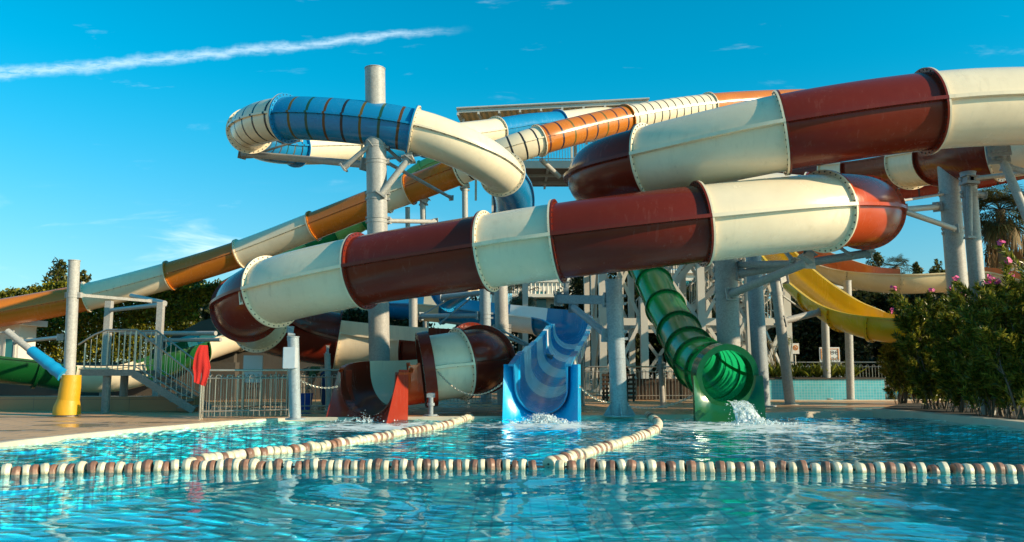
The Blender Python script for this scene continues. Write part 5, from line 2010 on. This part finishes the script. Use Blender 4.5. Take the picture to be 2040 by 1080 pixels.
# ================================================================== TILED PLANTER
def build_planter():
    Y0 = 28.3
    xa, xb = at(1516, 780, Y0).x, at(1763, 780, Y0).x
    zt = at(1640, 753, Y0).z
    root = thing('planter', ((xa + xb) / 2, Y0, 0.0), 'long low planter wall clad in aqua mosaic tile, full of strap leaved plants', 'planter')
    mb = MB()
    arc = [(xa + (xb - xa) * f, Y0 + 0.0 - 0.25 * math.sin(f * math.pi) * 0) for f in np.linspace(0, 1, 14)]
    mb.box((xa, Y0, -0.6), (xb, Y0 + 1.5, zt - 0.05))
    put(mb, 'wall', 'aqua_mosaic', root, smooth=False)
    cb = MB(); cb.box((xa - 0.03, Y0 - 0.04, zt - 0.05), (xb + 0.03, Y0 + 1.54, zt)); put(cb, 'coping', 'retaining_wall', root, smooth=False)
    sb = MB(); sb.box((xa + 0.1, Y0 + 0.1, zt), (xb - 0.1, Y0 + 1.4, zt + 0.02)); put(sb, 'soil', 'soil', root, smooth=False)
    rn = random.Random(77)
    src = None
    for k in range(26):
        x = xa + 0.25 + (xb - 0.9 - xa) * (k + rn.uniform(-.3, .3)) / 26
        y = Y0 + rn.uniform(0.25, 1.1)
        p = Vector((max(xa + 0.2, x), y, zt + 0.015))
        mb = MB()
        for q in range(13):
            a = rn.uniform(0, 6.28)
            L = rn.uniform(0.35, 0.72)
            el = rn.uniform(0.65, 1.4)
            d = Vector((math.cos(a) * math.cos(el), math.sin(a) * math.cos(el), math.sin(el)))
            sd = Vector((-math.sin(a), math.cos(a), 0)) * 0.032
            m = p + d * L * 0.5
            tip = p + d * L + Vector((math.cos(a), math.sin(a), -0.6)) * L * 0.14
            mb.add([p - sd * 0.5, p + sd * 0.5, m + sd, tip, m - sd], [(0, 1, 2, 3, 4)])
        o = mb.build('strap_plant', 'strap_leaf', smooth=False, origin=p)
        tag(o, 'yellow green strap leaved plant growing along the aqua tiled planter', 'plant', 'strap leaved plants in the planter')
    # tall dry reed and papyrus at the left end
    for i, (px, ph, lab, mat) in enumerate(((1572, 655, 'tall green papyrus clump at the left end of the planter', 'strap_leaf'), (1548, 672, 'dry bent reed stalks leaning left out of the planter', 'dry_stalk'))):
        b = Vector((at(px, 750, Y0 + 0.5).x, Y0 + 0.5, zt))
        rt = thing('reed_plant', b, lab, 'plant')
        st, hd = MB(), MB()
        h = at(px, ph, Y0 + 0.5).z - zt
        for q in range(6):
            lean = rn.uniform(-0.25, 0.25) if i == 0 else -rn.uniform(0.1, 0.7)
            e = b + Vector((lean, rn.uniform(-.2, .2), h * rn.uniform(0.7, 1.05)))
            st.tube([b, b.lerp(e, 0.6) + Vector((-lean * 0.12, 0, 0)), e], [0.014, 0.011, 0.008], 5)
            for w in range(24):
                d = Vector((rn.gauss(0, 1), rn.gauss(0, 1), rn.gauss(0.1, 0.6))).normalized()
                L = rn.uniform(0.12, 0.28) * (1.2 if i == 0 else 0.75)
                sd = d.orthogonal().normalized() * 0.009
                hd.add([e, e + d * L * 0.5 + sd, e + d * L - Vector((0, 0, 0.06)), e + d * L * 0.5 - sd], [(0, 1, 2, 3)])
        put(st, 'stalks', mat, rt); put(hd, 'heads', mat, rt, smooth=False)


build_planter()


# ================================================================== STEEL LAUNCH TOWER
def build_tower():
    Ys = [33.5, 37.0, 40.5]
    xs = [at(1200, 600, 33.5).x, at(1282, 600, 33.5).x, at(1396, 600, 33.5).x, at(1492, 600, 33.5).x, at(1566, 600, 33.5).x]
    root = thing('launch_tower', (xs[2], 37, DECK), 'white steel tower of crossed braces and stairs with a roofed top deck', 'tower')
    lv = [DECK, 3.05, 6.3, 10.3]
    for j, y in enumerate(Ys):
        for i, x in enumerate(xs):
            mb = MB(); mb.beam((x, y, DECK), (x, y, 10.3), 0.30 if j == 0 else 0.26, 0.30, up=Vector((0, 1, 0)))
            mb.box((x - 0.28, y - 0.28, DECK), (x + 0.28, y + 0.28, DECK + 0.03))
            put(mb, 'column', 'white_paint', root, smooth=False)
    for z in lv[1:]:
        for y in Ys:
            mb = MB()
            for i in range(len(xs) - 1):
                mb.beam((xs[i] + 0.15, y, z), (xs[i + 1] - 0.15, y, z), 0.16, 0.30)
            if z < 4 and y == Ys[0]:
                mb.beam((at(1000, 640, y).x, y, z), (xs[0] - 0.15, y, z), 0.16, 0.30)
            put(mb, 'beam', 'white_paint', root, smooth=False)
        for x in xs:
            mb = MB()
            for j in range(2):
                mb.beam((x, Ys[j] + 0.15, z - 0.02), (x, Ys[j + 1] - 0.15, z - 0.02), 0.14, 0.24)
            put(mb, 'cross_beam', 'white_paint', root, smooth=False)
    for j, y in enumerate(Ys[:2]):
        for i in range(len(xs) - 1):
            for k in range(3):
                for (za, zb) in ((lv[k], lv[k + 1]), (lv[k + 1], lv[k])):
                    mb = MB(); mb.beam((xs[i] + 0.12, y - 0.06 if za < zb else y + 0.06, za + 0.1), (xs[i + 1] - 0.12, y - 0.06 if za < zb else y + 0.06, zb + 0.1), 0.09, 0.14)
                    put(mb, 'brace', 'white_paint', root, smooth=False)
    for i in (0, 4):
        for k in range(3):
            for (za, zb) in ((lv[k], lv[k + 1]), (lv[k + 1], lv[k])):
                mb = MB(); mb.beam((xs[i] + 0.07 * (1 if za < zb else -1), Ys[0], za + 0.1), (xs[i] + 0.07 * (1 if za < zb else -1), Ys[1], zb + 0.1), 0.09, 0.14)
                put(mb, 'brace', 'white_paint', root, smooth=False)
    # stair flights between the front and the middle frames
    for fl, (xa, xb, za, zb, y) in enumerate([(xs[1], xs[2] + 0.5, 3.05, 6.3, 35.0), (xs[2], xs[4], 6.3, 3.05, 36.0), (xs[2], xs[3] + 1.2, 0.1, 3.05, 35.0), (xs[2] - 0.3, xs[4], 3.6, 6.9, 34.4)]):
        for yy in (y - 0.5, y + 0.5):
            mb = MB(); mb.beam((xa, yy, za), (xb, yy, zb), 0.05, 0.24); put(mb, 'stringer', 'white_paint', root, smooth=False)
            rm = MB(); rm.tube([(xa, yy, za + 1.05), (xb, yy, zb + 1.05)], 0.03, 6)
            n = 26
            for k in range(n + 1):
                f = k / n
                rm.tube([(xa + (xb - xa) * f, yy, za + (zb - za) * f), (xa + (xb - xa) * f, yy, za + (zb - za) * f + 1.05)], 0.016, 5)
            put(rm, 'stair_railing', 'white_paint', root)
        tm = MB()
        for k in range(14):
            f = (k + 0.5) / 14
            x, z = xa + (xb - xa) * f, za + (zb - za) * f
            tm.box((x - 0.14, y - 0.47, z - 0.03), (x + 0.14, y + 0.47, z))
        put(tm, 'stair_treads', 'platform_board', root, smooth=False)
    # landing railings at mid levels
    for z, x0, x1 in ((6.3, xs[2], xs[4]), (3.05, xs[2] + 1.5, xs[4])):
        rm = MB(); rm.tube([(x0, Ys[0] + 0.1, z + 1.1), (x1, Ys[0] + 0.1, z + 1.1)], 0.03, 6)
        n = int((x1 - x0) / 0.14)
        for k in range(n + 1):
            rm.tube([(x0 + (x1 - x0) * k / n, Ys[0] + 0.1, z + 0.15), (x0 + (x1 - x0) * k / n, Ys[0] + 0.1, z + 1.1)], 0.016, 5)
        put(rm, 'landing_railing', 'white_paint', root)
    # top deck, boarded underneath, railed ; and the roof
    zt = tz(322, 36.0)
    x0, x1 = at(1036, 340, 36).x, xs[4] + 0.5
    mb = MB(); mb.box((x0, 36.1, zt - 0.12), (x1, 40.6, zt))
    put(mb, 'deck_boards', 'platform_board', root, smooth=False)
    mb = MB(); mb.box((x0 - 0.05, 36.0, zt - 0.30), (x1, 36.1, zt + 0.05)); mb.box((x0 - 0.05, 36.1, zt - 0.30), (x0, 40.6, zt + 0.05)); put(mb, 'fascia', 'white_paint', root, smooth=False)
    mb = MB()
    for k in range(1, 9):
        x = x0 + k * 1.3
        mb.beam((x, 36.1, zt - 0.2), (x, 40.5, zt - 0.2), 0.10, 0.16)
    for y in (37.4, 38.9):
        mb.beam((x0, y, zt - 0.32), (x1, y, zt - 0.32), 0.10, 0.12)
    put(mb, 'joists', 'galvanised', root, smooth=False)
    rm = MB()
    for h in (0.15, 0.95, 1.15):
        rm.tube([(x0, 36.05, zt + h), (x1, 36.05, zt + h)], 0.025, 6)
    n = int((x1 - x0) / 0.13)
    for k in range(n + 1):
        x = x0 + (x1 - x0) * k / n
        rm.tube([(x, 36.05, zt), (x, 36.05, zt + 1.15)], 0.014 if k % 10 else 0.03, 5)
    put(rm, 'deck_railing', 'white_paint', root)
    # roof : thin sheet sloping, with ribs below
    A, B = at(912, 217, 40.0), at(1292, 198, 38.6)
    slope = -0.07
    mb = MB()
    def rp(f, d, dz=0.0):
        p = A.lerp(B, f)
        return Vector((p.x + d * 0.12, p.y + d, p.z + slope * d + dz))
    nrib = 60
    vs, fs = [], []
    for k in range(nrib + 1):
        wv = 0.03 if k % 2 else 0.0
        for d in (0.0, 5.2):
            vs.append(rp(k / nrib, d, wv)); vs.append(rp(k / nrib, d, wv + 0.03))
    for k in range(nrib):
        a, b = 4 * k, 4 * k + 4
        fs += [(a, a + 2, b + 2, b), (a + 1, b + 1, b + 3, a + 3), (a, b, b + 1, a + 1), (a + 2, a + 3, b + 3, b + 2)]
    mb.add(vs, fs)
    put(mb, 'roof', 'roof_sheet', root, smooth=False)
    rb = MB()
    for d in (0.06, 1.7, 3.4, 5.1):
        rb.beam(rp(0, d, -0.12), rp(1, d, -0.12), 0.10, 0.16)
    for k in range(10):
        rb.beam(rp(k / 9, 0.0, -0.26), rp(k / 9, 5.2, -0.26), 0.10, 0.14)
    put(rb, 'roof_ribs', 'white_paint', root, smooth=False)
    eb = MB(); eb.tube([rp(-0.005, -0.03, 0.02), rp(1.005, -0.03, 0.02)], 0.06, 8); eb.tube([rp(-0.003, 0, 0), rp(-0.003, 5.2, 0)], 0.06, 8); put(eb, 'eave_tube', 'white_paint', root)
    for k in (0.02, 0.30, 0.60, 0.95):
        for d in (0.6, 4.6):
            p = rp(k, d, -0.3)
            q = MB(); q.beam((p.x, p.y, zt), p, 0.12, 0.12, up=Vector((0, 1, 0))); put(q, 'roof_post', 'white_paint', root, smooth=False)
    p0 = Vector((at(985, 300, 38).x, 38, DECK))
    for px in (985, 1046):
        p0 = Vector((at(px, 380, 37.5).x, 37.5, DECK))
        q = MB(); q.beam(p0, (p0.x, p0.y, zt - 0.3), 0.26, 0.26, up=Vector((0, 1, 0))); put(q, 'column', 'white_paint', root, smooth=False)
    st = MB(); st.tube([at(1078, 318, 33.5), at(1114, 352, 34.5)], 0.11, 10); put(st, 'slanted_prop', 'galvanised', root)


build_tower()


# ================================================================== BUILDINGS BEYOND
def building(name, label, px0, px1, py_top, Y, depth, rows, cols, balustrade=False, mat='building_render', winmat='window_glass', roof=True):
    a, b = at(px0, py_top, Y), at(px1, py_top, Y)
    root = thing(name, ((a.x + b.x) / 2, Y, DECK), label, 'building')
    mb = MB(); mb.box((a.x, Y, DECK), (b.x, Y + depth, a.z)); put(mb, 'wall', mat, root, smooth=False)
    if roof:
        mb = MB(); mb.box((a.x - 0.3, Y - 0.3, a.z), (b.x + 0.3, Y + depth + 0.3, a.z + 0.25)); put(mb, 'cornice', mat, root, smooth=False)
    h = a.z - DECK
    w = b.x - a.x
    for i in range(rows):
        for j in range(cols):
            cx, cz = a.x + w * (j + 0.5) / cols, DECK + h * (i + 0.55) / rows
            ww, wh = w / cols * 0.5, h / rows * 0.5
            fr = MB()
            fr.box((cx - ww / 2 - 0.08, Y - 0.06, cz - wh / 2 - 0.08), (cx + ww / 2 + 0.08, Y - 0.003, cz - wh / 2)); fr.box((cx - ww / 2 - 0.08, Y - 0.06, cz + wh / 2), (cx + ww / 2 + 0.08, Y - 0.003, cz + wh / 2 + 0.08))
            fr.box((cx - ww / 2 - 0.08, Y - 0.06, cz - wh / 2), (cx - ww / 2, Y - 0.003, cz + wh / 2)); fr.box((cx + ww / 2, Y - 0.06, cz - wh / 2), (cx + ww / 2 + 0.08, Y - 0.003, cz + wh / 2))
            f = put(fr, 'window', 'white_paint', root, smooth=False)
            gl = MB(); gl.box((cx - ww / 2, Y - 0.03, cz - wh / 2), (cx + ww / 2, Y - 0.003, cz + wh / 2)); put(gl, 'pane', winmat, f, smooth=False)
    if balustrade:
        bm_ = MB()
        zz = a.z - 0.2
        y2 = Y - 1.2
        bm_.box((a.x, y2, zz - 0.95), (b.x, Y - 0.005, zz - 0.75)); bm_.box((a.x, y2, zz), (b.x, y2 + 0.22, zz + 0.14))
        n = int(w / 0.26)
        for k in range(n):
            x = a.x + (k + 0.5) * w / n
            bm_.tube([(x, y2 + 0.11, zz - 0.75), (x, y2 + 0.11, zz - 0.5), (x, y2 + 0.11, zz - 0.2), (x, y2 + 0.11, zz)], [0.05, 0.085, 0.05, 0.06], 6)
        put(bm_, 'balustrade', 'building_render', root, smooth=False)
    return root


building('villa', 'white building with a balustraded balcony seen between the slides', 1020, 1175, 560, 52, 8, 2, 4, True)
building('glazed_building', 'pale building with teal windows seen under the maroon tube left of the tallest pole', 560, 830, 604, 54, 8, 2, 7)
building('villa', 'pale house corner at the far left between hedge and wall', -60, 40, 648, 34.0, 1.2, 1, 3)
building('pool_house', 'white building glimpsed beyond the yellow slide', 1590, 1700, 560, 56, 6, 2, 4)
building('long_house', 'pale building hidden behind the tower and the trees', 1330, 1520, 545, 57, 6, 3, 7)


# slatted wooden screens behind the blunt pole
for i, (px0, px1, Y) in enumerate(((1199, 1213, 26.6), (1246, 1266, 26.6))):
    a, b = at(px0, 784, Y), at(px1, 744, Y)
    rt = thing('pallet_screen', ((a.x + b.x) / 2, Y, DECK), 'dark slatted wooden screen on the %s side of the blunt pole' % ('left', 'right')[i], 'screen', 'slatted screens')
    for k in range(6):
        z = DECK + 0.08 + k * (b.z - DECK) / 6.2
        mb = MB(); mb.box((a.x, Y, z), (b.x, Y + 0.03, z + 0.075)); put(mb, 'slat', 'wood_brown', rt, smooth=False)
    for x in (a.x + 0.03, b.x - 0.10):
        mb = MB(); mb.box((x, Y + 0.032, DECK), (x + 0.07, Y + 0.08, b.z)); put(mb, 'batten', 'wood_brown', rt, smooth=False)
a, b = at(1345, 780, 27.2), at(1440, 755, 27.2)
wall_box('low_wall', 'low dark wall behind the square post and the green tube', 'wall', (a.x - 1.2, 27.8, DECK), (b.x + 1.2, 28.1, b.z), 'wood_brown')


# ================================================================== THE BENDING MAN
def build_person():
    Y = 21.3
    hip = at(642, 768, Y)
    base = Vector((hip.x, Y, DECK))
    J = {}
    def v(x, y, z):
        return base + Vector((x, y, z))
    #  bends forward towards image left, head low, arms hanging to a bucket
    names = ['pelvis', 'waist', 'chest', 'neck', 'head', 'crown', 'shl', 'ell', 'wrl', 'hal', 'shr', 'elr', 'wrr', 'har', 'hpl', 'knl', 'anl', 'tol', 'hpr', 'knr', 'anr', 'tor']
    co = [v(.12, 0, .86), v(0, 0, .98), v(-.18, 0, 1.10), v(-.31, 0, 1.08), v(-.40, -.02, 1.00), v(-.47, -.03, .90),
          v(-.20, -.19, 1.06), v(-.26, -.22, .80), v(-.34, -.17, .58), v(-.37, -.16, .50), v(-.20, .19, 1.06), v(-.28, .22, .80), v(-.36, .17, .60), v(-.39, .16, .52),
          v(.12, -.10, .84), v(.04, -.11, .48), v(.10, -.11, .09), v(-.08, -.12, .04), v(.12, .10, .84), v(.00, .12, .48), v(.08, .12, .09), v(-.10, .13, .04)]
    rad = [.135, .14, .155, .065, .095, .075, .075, .055, .04, .045, .075, .055, .04, .045, .10, .065, .045, .045, .10, .065, .045, .045]
    E = [(0, 1), (1, 2), (2, 3), (3, 4), (4, 5), (2, 6), (6, 7), (7, 8), (8, 9), (2, 10), (10, 11), (11, 12), (12, 13), (0, 14), (14, 15), (15, 16), (16, 17), (0, 18), (18, 19), (19, 20), (20, 21)]
    def skin(name, idx, mat, grow, parent):
        mp = {q: i for i, q in enumerate(idx)}
        me = bpy.data.meshes.new(name)
        me.from_pydata([tuple(co[q]) for q in idx], [(mp[a], mp[b]) for a, b in E if a in mp and b in mp], [])
        o = bpy.data.objects.new(name, me)
        col.objects.link(o)
        md = o.modifiers.new('skin', 'SKIN')
        md.use_smooth_shade = True
        for q, i in mp.items():
            r_ = rad[q] + grow
            me.skin_vertices[0].data[i].radius = (r_, r_)
        me.skin_vertices[0].data[0].use_root = True
        o.modifiers.new('sub', 'SUBSURF').levels = 2
        o.modifiers['sub'].render_levels = 2
        me.materials.append(MATS[mat])
        if parent is not None:
            o.parent = parent
        return o
    body = skin('person', list(range(len(co))), 'skin', 0.0, None)
    tag(body, 'man in a green shirt bending over behind the railing near the red chute', 'person')
    skin('shirt', [1, 2, 6, 7, 10, 11], 'green_shirt', 0.018, body)
    skin('trousers', [0, 1, 14, 15, 16, 18, 19, 20], 'blue_trousers', 0.018, body)
    # hair, ears, nose on the lowered head
    hb = MB()
    hc = co[4].lerp(co[5], 0.35)
    for k in range(60):
        d = Vector((rng.normal(), rng.normal(), rng.normal())).normalized()
        if d.x < -0.15 and d.z < 0.3:
            continue
        blob(hb, hc + Vector((d.x * 0.085 + 0.015, d.y * 0.08, d.z * 0.095 + 0.02)), 0.03, random)
    put(hb, 'hair', 'hair_grey', None)
    o = bpy.data.objects['hair']; o.parent = body
    nb = MB(); blob(nb, hc + Vector((-0.10, 0, -0.02)), 0.018, random); blob(nb, hc + Vector((0, -0.092, 0)), 0.02, random); blob(nb, hc + Vector((0, 0.092, 0)), 0.02, random)
    put(nb, 'face_feature', 'skin', None)
    o = bpy.data.objects['face_feature']; o.parent = body
    # five fingers on each hand
    for hi, sg in ((9, -1), (13, 1)):
        fm = MB()
        h = co[hi]
        for q in range(4):
            y = (q - 1.5) * 0.022
            L = (0.065, 0.075, 0.07, 0.055)[q]
            fm.tube([h + Vector((0, y, -0.03)), h + Vector((-0.012, y, -0.03 - L * 0.5)), h + Vector((0.004, y, -0.03 - L))], [0.010, 0.009, 0.007], 6)
        fm.tube([h + Vector((-0.01, sg * -0.035, 0.0)), h + Vector((-0.03, sg * -0.055, -0.03)), h + Vector((-0.03, sg * -0.05, -0.06))], [0.012, 0.010, 0.008], 6)
        put(fm, 'fingers', 'skin', None)
    for o in list(bpy.data.objects):
        if o.name.startswith('fingers'):
            o.parent = body
    bk = MB()
    bc = at(607, 790, Y - 0.1); bc.z = DECK
    bk.tube([bc, bc + Vector((0, 0, 0.20)), bc + Vector((0, 0, 0.42))], [0.17, 0.19, 0.22], 20)
    o = bk.build('bucket', 'blue_bucket', origin=bc)
    tag(o, 'blue plastic bucket on the deck in front of the bending man', 'bucket')
    hm = MB(); hm.tube([bc + Vector((0.22 * math.cos(a), 0, 0.42 + 0.16 * math.sin(a))) for a in np.linspace(0, math.pi, 12)], 0.008, 6)
    PW_LOC[o.name] = bc
    put(hm, 'handle', 'stainless', o)


build_person()
